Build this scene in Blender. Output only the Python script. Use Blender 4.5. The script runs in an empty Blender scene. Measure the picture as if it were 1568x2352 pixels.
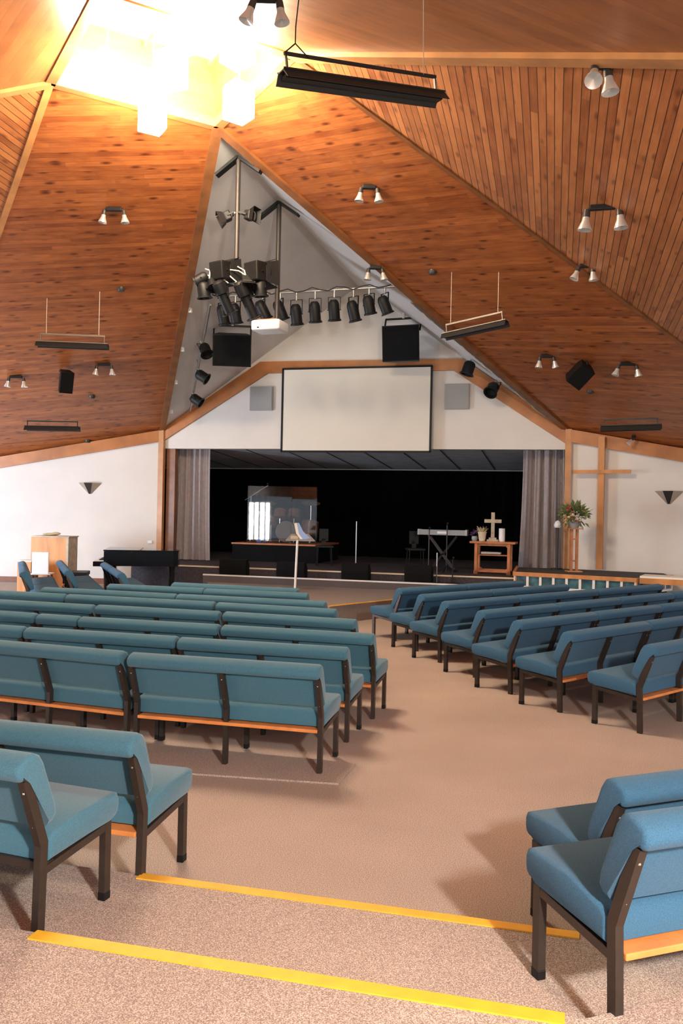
import bpy, bmesh, math, random
from mathutils import Vector, Matrix, Quaternion
random.seed(7)
sc = bpy.context.scene
COL = sc.collection

# ------------------------------------------------------------------ camera
FPX = 2000.0
HEAD = math.radians(14.3); ROLL = math.radians(1.2)
CAM = Vector((4.69, -9.52, 1.85))
rv = Vector((math.cos(HEAD), math.sin(HEAD), 0)); fv = Vector((-math.sin(HEAD), math.cos(HEAD), 0)); uv_ = Vector((0, 0, 1))
CR = rv*math.cos(ROLL) + uv_*math.sin(ROLL); CU = uv_*math.cos(ROLL) - rv*math.sin(ROLL)
cam = bpy.data.cameras.new('camera'); camo = bpy.data.objects.new('camera', cam); COL.objects.link(camo)
M = Matrix((CR, CU, -fv)).transposed().to_4x4(); M.translation = CAM
camo.matrix_world = M
cam.sensor_fit = 'VERTICAL'; cam.sensor_height = 36.0; cam.lens = FPX/2352*36.0; cam.clip_end = 200
sc.camera = camo

# ------------------------------------------------------------------ view, world, daylight
vs = sc.view_settings
sc.display_settings.display_device = 'sRGB'
vs.view_transform = 'Standard'; vs.look = 'None'; vs.gamma = 1.0; vs.use_curve_mapping = False
vs.exposure = .95
WORLD_STRENGTH = 0.50
LAMP_STRENGTH = 70.0
wd = bpy.data.worlds.new('world'); sc.world = wd; wd.use_nodes = True
bg = wd.node_tree.nodes['Background']; bg.inputs[0].default_value = (0.80, 0.88, 1.0, 1); bg.inputs[1].default_value = WORLD_STRENGTH
def area(name, loc, target, sx, sy, watts, col=(1, 1, 1), spread=180):
    l = bpy.data.lights.new(name, 'AREA'); l.shape = 'RECTANGLE'; l.size = sx; l.size_y = sy; l.energy = watts; l.color = col
    l.spread = math.radians(spread)
    o = bpy.data.objects.new(name, l); COL.objects.link(o); o.location = loc
    o.rotation_euler = (Vector(target)-Vector(loc)).to_track_quat('-Z', 'Y').to_euler()
    return o
def point(name, loc, watts, rad, col):
    l = bpy.data.lights.new(name, 'POINT'); l.energy = watts; l.shadow_soft_size = rad; l.color = col
    o = bpy.data.objects.new(name, l); COL.objects.link(o); o.location = loc
point('rear_ceiling_lamp_light', (6.5, -9.9, 2.85), 800, .14, (1, .96, .90))
for x, w in ((-11.42, .20), (-11.12, .16), (-10.80, .20), (-10.50, .18)):     # tall narrow windows in the far rear wall
    area('rear_window_light', (x, -12.8, 1.15), (x*.5, 4, 1.15), w, 2.2, 45, (1, .97, .94))
area('rear_right_window_light', (10.5, -10.5, 1.9), (4, 4, 1.8), 4.0, 2.2, 70, (1, .95, .90))
area('left_window_light', (-9.8, 2.6, 1.6), (-5.0, 6.0, .8), 2.0, 2.2, 330, (.72, .84, 1.0))

# ------------------------------------------------------------------ geometry of sight (photo pixel to point)
def ray(x, y): return fv + CR*((x-784)/FPX) + CU*((1176-y)/FPX)
def onz(x, y, z):
    d = ray(x, y); return CAM + d*((z-CAM.z)/d.z)
def ony(x, y, Y):
    d = ray(x, y); return CAM + d*((Y-CAM.y)/d.y)
def dep(x, y, D): return CAM + ray(x, y)*D
def pln(x, y, n, c):
    d = ray(x, y); n = Vector(n); return CAM + d*((c-n.dot(CAM))/n.dot(d))
def depth_of(p): return (Vector(p)-CAM).dot(fv)

# ------------------------------------------------------------------ materials
def mat(name, base, rough=.6, metal=0.0, noise=0.0, scale=20.0, bump=0.0, bscale=None, spec=.5, emis=None, estr=0.0, col2=None, sheen=0.0, stretch=None):
    m = bpy.data.materials.new(name); m.use_nodes = True
    nt = m.node_tree; b = nt.nodes['Principled BSDF']
    b.inputs['Roughness'].default_value = rough; b.inputs['Metallic'].default_value = metal
    b.inputs['Specular IOR Level'].default_value = spec
    if sheen: b.inputs['Sheen Weight'].default_value = sheen
    tc = nt.nodes.new('ShaderNodeTexCoord'); src = tc.outputs['Object']
    if stretch:
        mp = nt.nodes.new('ShaderNodeMapping'); mp.inputs['Scale'].default_value = stretch
        nt.links.new(src, mp.inputs[0]); src = mp.outputs[0]
    n = nt.nodes.new('ShaderNodeTexNoise'); n.inputs['Scale'].default_value = scale; n.inputs['Detail'].default_value = 3
    nt.links.new(src, n.inputs['Vector'])
    c2 = col2 if col2 else tuple(min(1, c*(1+noise)) for c in base)
    c1 = base if col2 else tuple(c*(1-noise) for c in base)
    r = nt.nodes.new('ShaderNodeMapRange'); r.inputs[1].default_value = .35; r.inputs[2].default_value = .65
    nt.links.new(n.outputs['Fac'], r.inputs[0])
    mx = nt.nodes.new('ShaderNodeMix'); mx.data_type = 'RGBA'
    mx.inputs['A'].default_value = (*c1, 1); mx.inputs['B'].default_value = (*c2, 1)
    nt.links.new(r.outputs[0], mx.inputs['Factor']); nt.links.new(mx.outputs['Result'], b.inputs['Base Color'])
    if bump:
        n2 = nt.nodes.new('ShaderNodeTexNoise'); n2.inputs['Scale'].default_value = bscale or scale*3
        nt.links.new(src, n2.inputs['Vector'])
        bp = nt.nodes.new('ShaderNodeBump'); bp.inputs['Strength'].default_value = bump; bp.inputs['Distance'].default_value = .01
        nt.links.new(n2.outputs['Fac'], bp.inputs['Height']); nt.links.new(bp.outputs[0], b.inputs['Normal'])
    if emis:
        b.inputs['Emission Color'].default_value = (*emis, 1); b.inputs['Emission Strength'].default_value = estr
    return m

def planks(name, c_lo, c_hi, width, groove=.06, groove_dark=.35, knots=1.0, contrast=1.0, rough=.42):
    m = bpy.data.materials.new(name); m.use_nodes = True
    nt = m.node_tree; N = nt.nodes.new; L = nt.links.new; b = nt.nodes['Principled BSDF']
    b.inputs['Roughness'].default_value = rough
    uv = N('ShaderNodeUVMap'); sep = N('ShaderNodeSeparateXYZ'); L(uv.outputs[0], sep.inputs[0])
    def mth(op, a, c=None, v=None):
        k = N('ShaderNodeMath'); k.operation = op
        if hasattr(a, 'is_linked'): L(a, k.inputs[0])
        else: k.inputs[0].default_value = a
        if c is not None:
            if hasattr(c, 'is_linked'): L(c, k.inputs[1])
            else: k.inputs[1].default_value = c
        return k.outputs[0]
    v = mth('DIVIDE', sep.outputs[1], width); row = mth('FLOOR', v); fr = mth('FRACT', v)
    wn = N('ShaderNodeTexWhiteNoise'); wn.noise_dimensions = '1D'; L(row, wn.inputs['W'])
    # board ends: shift each row, break into lengths
    ush = mth('ADD', sep.outputs[0], mth('MULTIPLY', wn.outputs['Value'], 17.0))
    seg = mth('FLOOR', mth('DIVIDE', ush, 2.6))
    wn2 = N('ShaderNodeTexWhiteNoise'); wn2.noise_dimensions = '2D'
    cb = N('ShaderNodeCombineXYZ'); L(row, cb.inputs[0]); L(seg, cb.inputs[1]); L(cb.outputs[0], wn2.inputs['Vector'])
    # grain
    g = N('ShaderNodeCombineXYZ'); L(mth('MULTIPLY', ush, 1.3), g.inputs[0]); L(mth('MULTIPLY', v, 2.2), g.inputs[1]); L(mth('MULTIPLY', wn2.outputs['Value'], 30), g.inputs[2])
    gn = N('ShaderNodeTexNoise'); gn.inputs['Scale'].default_value = 1.6; gn.inputs['Detail'].default_value = 5; gn.inputs['Distortion'].default_value = .6; L(g.outputs[0], gn.inputs['Vector'])
    # knots
    kc = N('ShaderNodeCombineXYZ'); L(mth('MULTIPLY', ush, 3.4), kc.inputs[0]); L(mth('MULTIPLY', v, .75), kc.inputs[1])
    vo = N('ShaderNodeTexVoronoi'); vo.inputs['Scale'].default_value = 1.0; L(kc.outputs[0], vo.inputs['Vector'])
    kr = N('ShaderNodeMapRange'); kr.inputs[1].default_value = .10; kr.inputs[2].default_value = .34; kr.inputs[3].default_value = 1; kr.inputs[4].default_value = 0
    L(vo.outputs['Distance'], kr.inputs[0])
    ks = N('ShaderNodeSeparateColor'); L(vo.outputs['Color'], ks.inputs[0])
    km = mth('MULTIPLY', mth('MULTIPLY', kr.outputs[0], mth('GREATER_THAN', ks.outputs[0], .42)), .92*knots)
    # broad weathering
    bn = N('ShaderNodeTexNoise'); bn.inputs['Scale'].default_value = .9; bn.inputs['Detail'].default_value = 4; L(kc.outputs[0], bn.inputs['Vector'])
    t = mth('ADD', mth('MULTIPLY', gn.outputs['Fac'], .55), mth('MULTIPLY', wn2.outputs['Value'], .35*contrast))
    t = mth('ADD', t, mth('MULTIPLY', mth('SUBTRACT', bn.outputs['Fac'], .5), .7))
    mr = N('ShaderNodeMapRange'); mr.inputs[1].default_value = .15; mr.inputs[2].default_value = .80; L(t, mr.inputs[0])
    mx = N('ShaderNodeMix'); mx.data_type = 'RGBA'; mx.inputs['A'].default_value = (*c_lo, 1); mx.inputs['B'].default_value = (*c_hi, 1); L(mr.outputs[0], mx.inputs['Factor'])
    mk = N('ShaderNodeMix'); mk.data_type = 'RGBA'; mk.inputs['B'].default_value = (c_lo[0]*.35, c_lo[1]*.25, c_lo[2]*.25, 1); L(mx.outputs['Result'], mk.inputs['A']); L(km, mk.inputs['Factor'])
    gr = mth('LESS_THAN', mth('ABSOLUTE', mth('SUBTRACT', fr, .5)), .5-groove*.5)   # 1 on board, 0 in groove
    gd = N('ShaderNodeMix'); gd.data_type = 'RGBA'; gd.inputs['A'].default_value = (c_lo[0]*groove_dark, c_lo[1]*groove_dark, c_lo[2]*groove_dark, 1)
    L(mk.outputs['Result'], gd.inputs['B']); L(gr, gd.inputs['Factor']); L(gd.outputs['Result'], b.inputs['Base Color'])
    bp = N('ShaderNodeBump'); bp.inputs['Strength'].default_value = .5; bp.inputs['Distance'].default_value = .01; L(gr, bp.inputs['Height']); L(bp.outputs[0], b.inputs['Normal'])
    return m

MT = {}
MT['ceil_fine'] = planks('ceiling_boards_fine', (.21, .050, .012), (.52, .165, .042), .095, .03, .60, 1.0, .8)
MT['ceil_groove'] = planks('ceiling_boards_grooved', (.24, .068, .020), (.52, .20, .068), .088, .10, .28, .7, 1.3)
MT['ceil_pale'] = planks('ceiling_boards_pale', (.27, .095, .030), (.44, .165, .055), .14, .02, .7, .25)
MT['trim'] = mat('varnished_trim', (.52, .24, .085), .4, 0, .15, 3, stretch=(1, 1, 1))
MT['trim_dark'] = mat('dark_fascia', (.22, .085, .030), .4, 0, .2, 4)
MT['beam'] = mat('orange_beam', (.44, .165, .050), .4, 0, .15, 2.5)
MT['white'] = mat('wall_paint', (.72, .68, .635), .8, 0, .02, 2)
MT['throat'] = mat('plaster_white', (.70, .68, .66), .85, 0, .03, 2)
MT['carpet'] = None
MT['stage_carpet'] = mat('grey_carpet', (.27, .225, .205), .95, 0, .25, 90, .3)
MT['dark_carpet'] = mat('dark_carpet', (.05, .042, .040), .95, 0, .3, 80, .3)
MT['step_carpet'] = mat('dark_step_carpet', (.12, .10, .10), .95, 0, .25, 90, .3)
MT['stage_floor'] = mat('stage_floor', (.045, .035, .042), .75, 0, .3, 20)
MT['fabric'] = mat('teal_fabric', (.052, .155, .220), .9, 0, .16, 260, .25, 420, .2, sheen=.2)
MT['fabric_b'] = mat('blue_fabric', (.040, .122, .212), .9, 0, .16, 260, .25, 420, .2, sheen=.10)
MT['metal'] = mat('bronze_black_metal', (.040, .030, .024), .42, .3, .1, 30)
MT['metal_l'] = mat('bronze_metal', (.12, .085, .075), .4, .5, .1, 30)
MT['rail'] = mat('orange_ply', (.72, .26, .07), .5, 0, .12, 8)
MT['bolt'] = mat('bolt_steel', (.5, .47, .42), .35, .9)
MT['black'] = mat('black_paint', (.006, .006, .0065), .5, 0, .1, 20, spec=.3)
MT['black_matte'] = mat('black_matte', (.004, .004, .0045), .85, 0, .2, 60, .2, spec=.2)
MT['piano'] = mat('piano_lacquer', (.006, .006, .008), .12, 0, .05, 5)
MT['velvet'] = mat('black_drape', (.004, .004, .0045), .95, 0, .2, 10, spec=.1)
MT['curtain'] = mat('taupe_curtain', (.68, .60, .60), .9, 0, .06, 12, sheen=.2)
MT['screen'] = mat('screen_white', (.74, .70, .62), .8, 0, .01, 2)
MT['chrome'] = mat('chrome', (.75, .73, .70), .22, 1.0)
MT['steel'] = mat('grey_steel', (.38, .37, .36), .4, .7)
MT['wire'] = mat('steel_wire', (.62, .52, .42), .5, .3)
MT['plastic'] = mat('white_plastic', (.80, .80, .80), .4)
MT['grey'] = mat('grey_grille', (.36, .35, .34), .6, .1, .15, 160, .3)
MT['yellow'] = mat('yellow_nosing', (.86, .50, .030), .55, 0, .06, 14)
MT['yellow2'] = mat('amber_nosing', (.86, .45, .035), .55, 0, .06, 14)
MT['whitestrip'] = mat('white_nosing', (.85, .83, .80), .5)
MT['cream'] = mat('cream_strip', (.72, .62, .45), .5)
MT['teal'] = mat('teal_glass_panel', (.05, .13, .16), .25, 0, .5, 6)
MT['wood'] = mat('pine_wood', (.55, .235, .075), .45, 0, .2, 5, stretch=(1, 1, .25))
MT['wood_red'] = mat('red_wood', (.48, .17, .06), .45, 0, .2, 5)
MT['oak'] = mat('pale_wood', (.45, .37, .27), .5, 0, .2, 8)
MT['stageceil'] = mat('stage_ceiling', (.58, .58, .61), .7, 0, .1, 3)
MT['amber'] = mat('ceramic_cream', (.72, .62, .44), .4, 0, .1, 8)
MT['leaf'] = mat('leaf_green', (.17, .23, .075), .6, 0, .4, 15)
MT['flower_r'] = mat('petal_red', (.40, .06, .05), .6, 0, .3, 15)
MT['flower_y'] = mat('petal_cream', (.60, .50, .28), .6, 0, .2, 15)
MT['paper'] = mat('paper', (.85, .83, .74), .6)
MT['paper_y'] = mat('paper_yellow', (.80, .62, .15), .6)
MT['paper_b'] = mat('paper_blue', (.30, .45, .80), .6)
MT['drum'] = mat('drum_shell', (.20, .09, .05), .3, 0, .3, 8)
MT['drumhead'] = mat('drum_head', (.22, .16, .13), .5)
MT['cymbal'] = mat('cymbal_bronze', (.55, .38, .16), .3, .9)
MT['baseboard'] = mat('red_brown_baseboard', (.20, .07, .035), .5, 0, .15, 6)
MT['lampglow'] = mat('lamp_shade', (.9, .85, .75), .5, emis=(1.0, .85, .62), estr=LAMP_STRENGTH)
MT['skyglass'] = mat('skylight_panel', (.9, .9, .9), .5, emis=(1.0, .93, .82), estr=1.6)
MT['reflector'] = mat('lamp_reflector', (.80, .78, .74), .25, .6)
MT['sconce_d'] = mat('sconce_dark', (.045, .038, .034), .45, .2)
MT['sconce_l'] = mat('sconce_light', (.42, .35, .28), .45, .2)
MT['heater'] = mat('heater_black', (.020, .019, .018), .5, .2)
MT['heater_e'] = mat('heater_edge', (.24, .20, .16), .5, .3)
MT['keyb'] = mat('keyboard_grey', (.30, .33, .34), .4, .2)
MT['blue'] = mat('blue_plastic', (.04, .09, .35), .4)
MT['purple'] = mat('purple_cloth', (.12, .06, .16), .8)

def carpet_mat():
    m = bpy.data.materials.new('beige_carpet'); m.use_nodes = True
    nt = m.node_tree; N = nt.nodes.new; L = nt.links.new; b = nt.nodes['Principled BSDF']
    b.inputs['Roughness'].default_value = .95; b.inputs['Specular IOR Level'].default_value = .15
    tc = N('ShaderNodeTexCoord')
    n = N('ShaderNodeTexNoise'); n.inputs['Scale'].default_value = 230; n.inputs['Detail'].default_value = 2; L(tc.outputs['Object'], n.inputs['Vector'])
    r = N('ShaderNodeValToRGB'); e = r.color_ramp.elements
    e[0].position = .34; e[0].color = (.22, .18, .165, 1); e[1].position = .68; e[1].color = (.74, .65, .58, 1)
    k = e.new(.5); k.color = (.40, .325, .275, 1)
    L(n.outputs['Fac'], r.inputs[0])
    n2 = N('ShaderNodeTexNoise'); n2.inputs['Scale'].default_value = .8; n2.inputs['Detail'].default_value = 4; L(tc.outputs['Object'], n2.inputs['Vector'])
    mr = N('ShaderNodeMapRange'); mr.inputs[1].default_value = .3; mr.inputs[2].default_value = .7; mr.inputs[3].default_value = .90; mr.inputs[4].default_value = 1.08; L(n2.outputs['Fac'], mr.inputs[0])
    mx = N('ShaderNodeMix'); mx.data_type = 'RGBA'; mx.blend_type = 'MULTIPLY'; mx.inputs['Factor'].default_value = 1
    L(r.outputs[0], mx.inputs['A']); L(mr.outputs[0], mx.inputs['B']); L(mx.outputs['Result'], b.inputs['Base Color'])
    bp = N('ShaderNodeBump'); bp.inputs['Strength'].default_value = .35; bp.inputs['Distance'].default_value = .006; L(n.outputs['Fac'], bp.inputs['Height']); L(bp.outputs[0], b.inputs['Normal'])
    return m
MT['carpet'] = carpet_mat()

def acrylic():
    m = bpy.data.materials.new('clear_acrylic'); m.use_nodes = True
    nt = m.node_tree; N = nt.nodes.new; L = nt.links.new; out = nt.nodes['Material Output']
    nt.nodes.remove(nt.nodes['Principled BSDF'])
    tr = N('ShaderNodeBsdfTransparent'); tr.inputs[0].default_value = (.9, .92, .93, 1)
    gl = N('ShaderNodeBsdfGlossy'); gl.inputs['Roughness'].default_value = .02
    fr = N('ShaderNodeFresnel'); fr.inputs[0].default_value = 1.6
    mx = N('ShaderNodeMixShader'); L(fr.outputs[0], mx.inputs[0]); L(tr.outputs[0], mx.inputs[1]); L(gl.outputs[0], mx.inputs[2]); L(mx.outputs[0], out.inputs[0])
    return m
MT['acrylic'] = acrylic()

# ------------------------------------------------------------------ mesh builder
class MB:
    def __init__(s): s.bm = bmesh.new(); s.uvdir = None
    def box(s, c, size, rot=None, bevel=0, seg=2):
        m = Matrix.Translation(Vector(c)) @ (rot.to_4x4() if rot else Matrix.Identity(4)) @ Matrix.Diagonal((*size, 1))
        r = bmesh.ops.create_cube(s.bm, size=1, matrix=m)
        if bevel:
            vs_ = r['verts']; ed = list({e for v in vs_ for e in v.link_edges})
            bmesh.ops.bevel(s.bm, geom=ed, offset=bevel, segments=seg, affect='EDGES', profile=.5)
        return s
    def bar(s, p0, p1, w, h, up=(0, 0, 1), bevel=0):
        p0, p1 = Vector(p0), Vector(p1); d = p1-p0; z = d.normalized(); u = Vector(up)
        x = u.cross(z)
        if x.length < 1e-4: x = Vector((1, 0, 0)).cross(z)
        x.normalize(); y = z.cross(x)
        return s.box((p0+p1)/2, (w, h, d.length), Matrix((x, y, z)).transposed(), bevel)
    def cyl(s, p0, p1, r0, r1=None, n=12, caps=True):
        r1 = r0 if r1 is None else r1
        p0, p1 = Vector(p0), Vector(p1); d = p1-p0
        q = d.to_track_quat('Z', 'Y').to_matrix().to_4x4()
        m = Matrix.Translation((p0+p1)/2) @ q
        bmesh.ops.create_cone(s.bm, cap_ends=caps, segments=n, radius1=max(r0, 1e-4), radius2=max(r1, 1e-4), depth=d.length, matrix=m)
        return s
    def tube(s, pts, r, n=8):
        pts = [Vector(p) for p in pts]
        for a, b in zip(pts[:-1], pts[1:]): s.cyl(a, b, r, r, n)
        for p in pts[1:-1]: bmesh.ops.create_icosphere(s.bm, subdivisions=1, radius=r, matrix=Matrix.Translation(p))
        return s
    def sphere(s, c, r, sub=2, sc_=(1, 1, 1)):
        bmesh.ops.create_icosphere(s.bm, subdivisions=sub, radius=r, matrix=Matrix.Translation(Vector(c)) @ Matrix.Diagonal((*sc_, 1)))
        return s
    def lathe(s, prof, p0=(0, 0, 0), axis=(0, 0, 1), n=16, a0=0, a1=2*math.pi):
        q = Vector(axis).to_track_quat('Z', 'Y').to_matrix(); p0 = Vector(p0); full = abs(a1-a0-2*math.pi) < 1e-3
        k = n if full else n+1
        rings = []
        for r, z in prof:
            rings.append([s.bm.verts.new(p0 + q @ Vector((r*math.cos(a0+(a1-a0)*i/n), r*math.sin(a0+(a1-a0)*i/n), z))) for i in range(k)])
        for a, b in zip(rings[:-1], rings[1:]):
            for i in range(n):
                j = (i+1) % k
                s.bm.faces.new((a[i], a[j], b[j], b[i]))
        return s
    def prism(s, poly, vec):
        poly = [Vector(p) for p in poly]; vec = Vector(vec)
        a = [s.bm.verts.new(p) for p in poly]; b = [s.bm.verts.new(p+vec) for p in poly]
        n = len(poly)
        s.bm.faces.new(a); s.bm.faces.new(b[::-1])
        for i in range(n): s.bm.faces.new((a[i], b[i], b[(i+1) % n], a[(i+1) % n]))
        return s
    def profile_x(s, yz, x0, x1, bevel=0, seg=3):
        f0 = len(s.bm.verts)
        a = [s.bm.verts.new((x0, y, z)) for y, z in yz]; b = [s.bm.verts.new((x1, y, z)) for y, z in yz]
        n = len(yz); fa = s.bm.faces.new(a); fb = s.bm.faces.new(b[::-1])
        for i in range(n): s.bm.faces.new((a[i], b[i], b[(i+1) % n], a[(i+1) % n]))
        if bevel:
            ed = list(fa.edges)+list(fb.edges)
            bmesh.ops.bevel(s.bm, geom=ed, offset=bevel, segments=seg, affect='EDGES', profile=.5)
        return s
    def build(s, name, m, parent=None, smooth=False, loc=None):
        bm = s.bm
        bmesh.ops.recalc_face_normals(bm, faces=bm.faces[:])
        if s.uvdir:
            ul = bm.loops.layers.uv.new('UVMap'); U, V = Vector(s.uvdir[0]), Vector(s.uvdir[1])
            for f in bm.faces:
                for l in f.loops: l[ul].uv = (l.vert.co.dot(U), l.vert.co.dot(V))
        me = bpy.data.meshes.new(name); bm.to_mesh(me); bm.free()
        if smooth:
            for p in me.polygons: p.use_smooth = True
            try: me.set_sharp_from_angle(angle=math.radians(smooth if smooth > 1 else 40))
            except Exception: pass
        me.materials.append(MT[m] if isinstance(m, str) else m)
        o = bpy.data.objects.new(name, me); COL.objects.link(o)
        if parent: o.parent = parent
        if loc is not None: o.location = loc
        return o
def tag(o, label=None, cat=None, group=None, kind=None):
    if label: o['label'] = label
    if cat: o['category'] = cat
    if group: o['group'] = group
    if kind: o['kind'] = kind
    return o
def thing(name, label, cat, loc=(0, 0, 0), rz=0, group=None):
    o = bpy.data.objects.new(name, None); COL.objects.link(o); o.empty_display_size = .1
    o.location = Vector(loc); o.rotation_euler = (0, 0, rz)
    return tag(o, label, cat, group)
def struct(mb, name, m, smooth=False):
    return tag(mb.build(name, m, None, smooth), kind='structure')
def lib_copy(root, loc, rz, label, group):
    c = root.copy(); COL.objects.link(c); c.location = loc; c.rotation_euler = (0, 0, rz); c['label'] = label
    if group: c['group'] = group
    for ch in list(root.children):
        d = ch.copy(); COL.objects.link(d); d.parent = c
        for g in list(ch.children):
            e = g.copy(); COL.objects.link(e); e.parent = d
    return c
V = Vector
Q2 = 2**.5

# ------------------------------------------------------------------ the room
S = .368; ZS = 7.09; K = ZS + S*1.11
def z1(x, y): return K - S*(-x+y)/Q2          # panel left of the stage
def z2(x, y): return K - S*(x+y)/Q2           # panel right of the stage
def z3(x, y): return K - S*(x-y)/Q2           # panel over the camera
def z4(x, y): return K - S*(-x-y)/Q2
def S1(x, y): return pln(x, y, (-S/Q2, S/Q2, 1), K)
def S2(x, y): return pln(x, y, (S/Q2, S/Q2, 1), K)
def S3(x, y): return pln(x, y, (S/Q2, -S/Q2, 1), K)
r0 = 1.57
F = V((0, r0, ZS)); Lc = V((-r0, 0, ZS)); Rc = V((r0, 0, ZS)); Bc = V((0, -r0, ZS))
P = V((-4.73, 9.757, 0)); P.z = z1(P.x, P.y); Pr = V((4.73, 9.757, 0)); Pr.z = z2(Pr.x, Pr.y)
def onpanel(zf, x, y): return V((x, y, zf(x, y)))
wl = V((-.968, -.249, 0)); wr = V((.968, -.225, 0))
W1 = P + wl*6.3; W1.z = z1(W1.x, W1.y)
W2 = Pr + wr*3.9; W2.z = z2(W2.x, W2.y)
c43, s43 = math.cos(math.radians(43)), math.sin(math.radians(43))
E1 = onpanel(z1, -r0-c43*11, s43*11)
c45 = math.cos(math.radians(45))
G1 = onpanel(z2, r0+c45*9.4, c45*9.4)
G2 = onpanel(z3, r0+.866*12.5, -.5*12.5)
H1 = onpanel(z4, -r0-.866*12.5, -.5*12.5)
B3 = onpanel(z3, .5*13, -r0-.866*13); B4 = onpanel(z4, -.5*13, -r0-.866*13)
# third point of the triangular panel plane (right): gradient
gx, gy = -.4507, -.07
def zt(x, y): return ZS + gx*(x-r0) + gy*y
def TR(x, y): return pln(x, y, (-gx, -gy, 1), ZS - gx*r0)
def panel(n, pts, m, d):
    mb = MB(); u = V(d); u.z = 0; u.normalize()
    nrm = (pts[1]-pts[0]).cross(pts[2]-pts[0]).normalized()
    u = (u - nrm*u.dot(nrm)).normalized(); v = nrm.cross(u)
    mb.uvdir = (u, v); mb.prism(pts, (0, 0, .10))
    return struct(mb, n, m)
panel('ceiling', [Lc, F, P, W1, E1], 'ceil_fine', (.92, .39, 0))
panel('ceiling', [F, Rc, G1, W2, Pr], 'ceil_fine', (.92, -.39, 0))
panel('ceiling', [Rc, G1, G2], 'ceil_groove', (.02, 1, 0))
panel('ceiling', [Rc, Bc, B3, G2], 'ceil_pale', (1, 1, 0))
panel('ceiling', [Lc, E1, H1], 'ceil_groove', (0, 1, 0))
panel('ceiling', [Lc, Bc, B4, H1], 'ceil_pale', (.80, -.6, 0))
panel('ceiling', [Bc, B3, B4], 'ceil_groove', (1, 0, 0))
# battens over the joints
nt_ = [0]
def batten(a, b, w, h, m, drop=.0):
    nt_[0] += 1
    a, b = V(a), V(b); mb = MB(); mb.bar(a+V((0, 0, -drop)), b+V((0, 0, -drop)), w, h)
    return struct(mb, 'trim_%d' % nt_[0], m)
batten(F, P, .14, .10, 'trim_dark'); batten(F, Pr, .14, .10, 'trim_dark')
batten(Lc, E1, .09, .08, 'trim'); batten(Lc, H1, .12, .10, 'trim')
batten(Rc, G1, .07, .06, 'trim_dark'); batten(Rc, G2, .20, .12, 'trim')
for a, b in ((Lc, F), (F, Rc), (Rc, Bc), (Bc, Lc)): batten(a, b, .12, .12, 'trim', -.02)

# lantern over the room: four boarded walls and a lit skylight panel
k = .80
for i, (a, b) in enumerate(((Lc, F), (F, Rc), (Rc, Bc), (Bc, Lc))):
    a2, b2 = V((a.x*k, a.y*k, ZS+.75)), V((b.x*k, b.y*k, ZS+.75))
    n = (b-a).cross(V((0, 0, 1))).normalized(); n = n if n.dot(V((a.x+b.x, a.y+b.y, 0))) > 0 else -n
    mb = MB(); mb.uvdir = ((b-a).normalized(), V((0, 0, 1))); mb.prism([a, b, b2, a2], n*.06); struct(mb, 'wall_lantern_%d' % (i+1), 'ceil_pale')
mb = MB(); mb.prism([V((c.x*k*1.05, c.y*k*1.05, ZS+.75)) for c in (Lc, F, Rc, Bc)], (0, 0, .05)); struct(mb, 'window_1', 'skyglass')
for t in (-.5, 0, .5):
    batten(Lc*k*1 + (F-Lc)*k*(t+.5)+V((0, 0, ZS*(1-k)+.70)), Bc*k + (Rc-Bc)*k*(t+.5)+V((0, 0, ZS*(1-k)+.70)), .05, .08, 'trim')

# floor and steps
ST = .11
mb = MB(); mb.box((0, 2, -.05), (40, 40, .1)); struct(mb, 'floor', 'carpet')
# first step (aisle + rear rows) : edges follow the yellow strips, then bend towards the right-hand rows
def step(name, y0, xl, xr, zt_, ang):
    d = V((math.cos(ang), math.sin(ang), 0))
    a = V((xr, y0, 0)); far = a + d*7
    pts = [V((-14, y0, 0)), V((xl, y0, 0)), a, far, V((far.x+3, -18, 0)), V((-14, -18, 0))]
    mb = MB(); mb.prism([p+V((0, 0, .001)) for p in pts], (0, 0, zt_-.001)); return struct(mb, name, 'carpet')
YA = onz(325, 2008, ST).y; YB = onz(85, 2140, 2*ST).y
xa0, xa1 = onz(325, 2008, ST).x, onz(1330, 2150, ST).x
xb0, xb1 = onz(85, 2140, 2*ST).x, onz(1297, 2345, 2*ST).x
step('floor_lower_step', YA-.005, xa0, xa1+.05, ST, math.radians(38)); step('floor_upper_step', YB-.005, xb0, xb1+.06, 2*ST, math.radians(36))
mb = MB(); mb.box(((xa0+xa1)/2, YA-.027, ST+.003), (xa1-xa0, .058, .006)); tag(mb.build('step_nosing', 'yellow2'), 'amber edging strip on the lower carpeted step, further from the camera', 'step edging')
mb = MB(); mb.box(((xb0+xb1)/2, YB-.030, 2*ST+.003), (xb1-xb0, .066, .006)); tag(mb.build('step_nosing', 'yellow'), 'bright yellow edging strip on the upper carpeted step at the bottom of the view', 'step edging')

mb = MB(); mb.prism([V((-9, -3.98, .0005)), V((1.4, -3.98, .0005)), V((3.25, -3.80, .0005)), V((3.25, -3.30, .0005)), V((-9, -3.2, .0005))], (0, 0, .012)); struct(mb, 'floor_row_edge', 'carpet')
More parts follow.
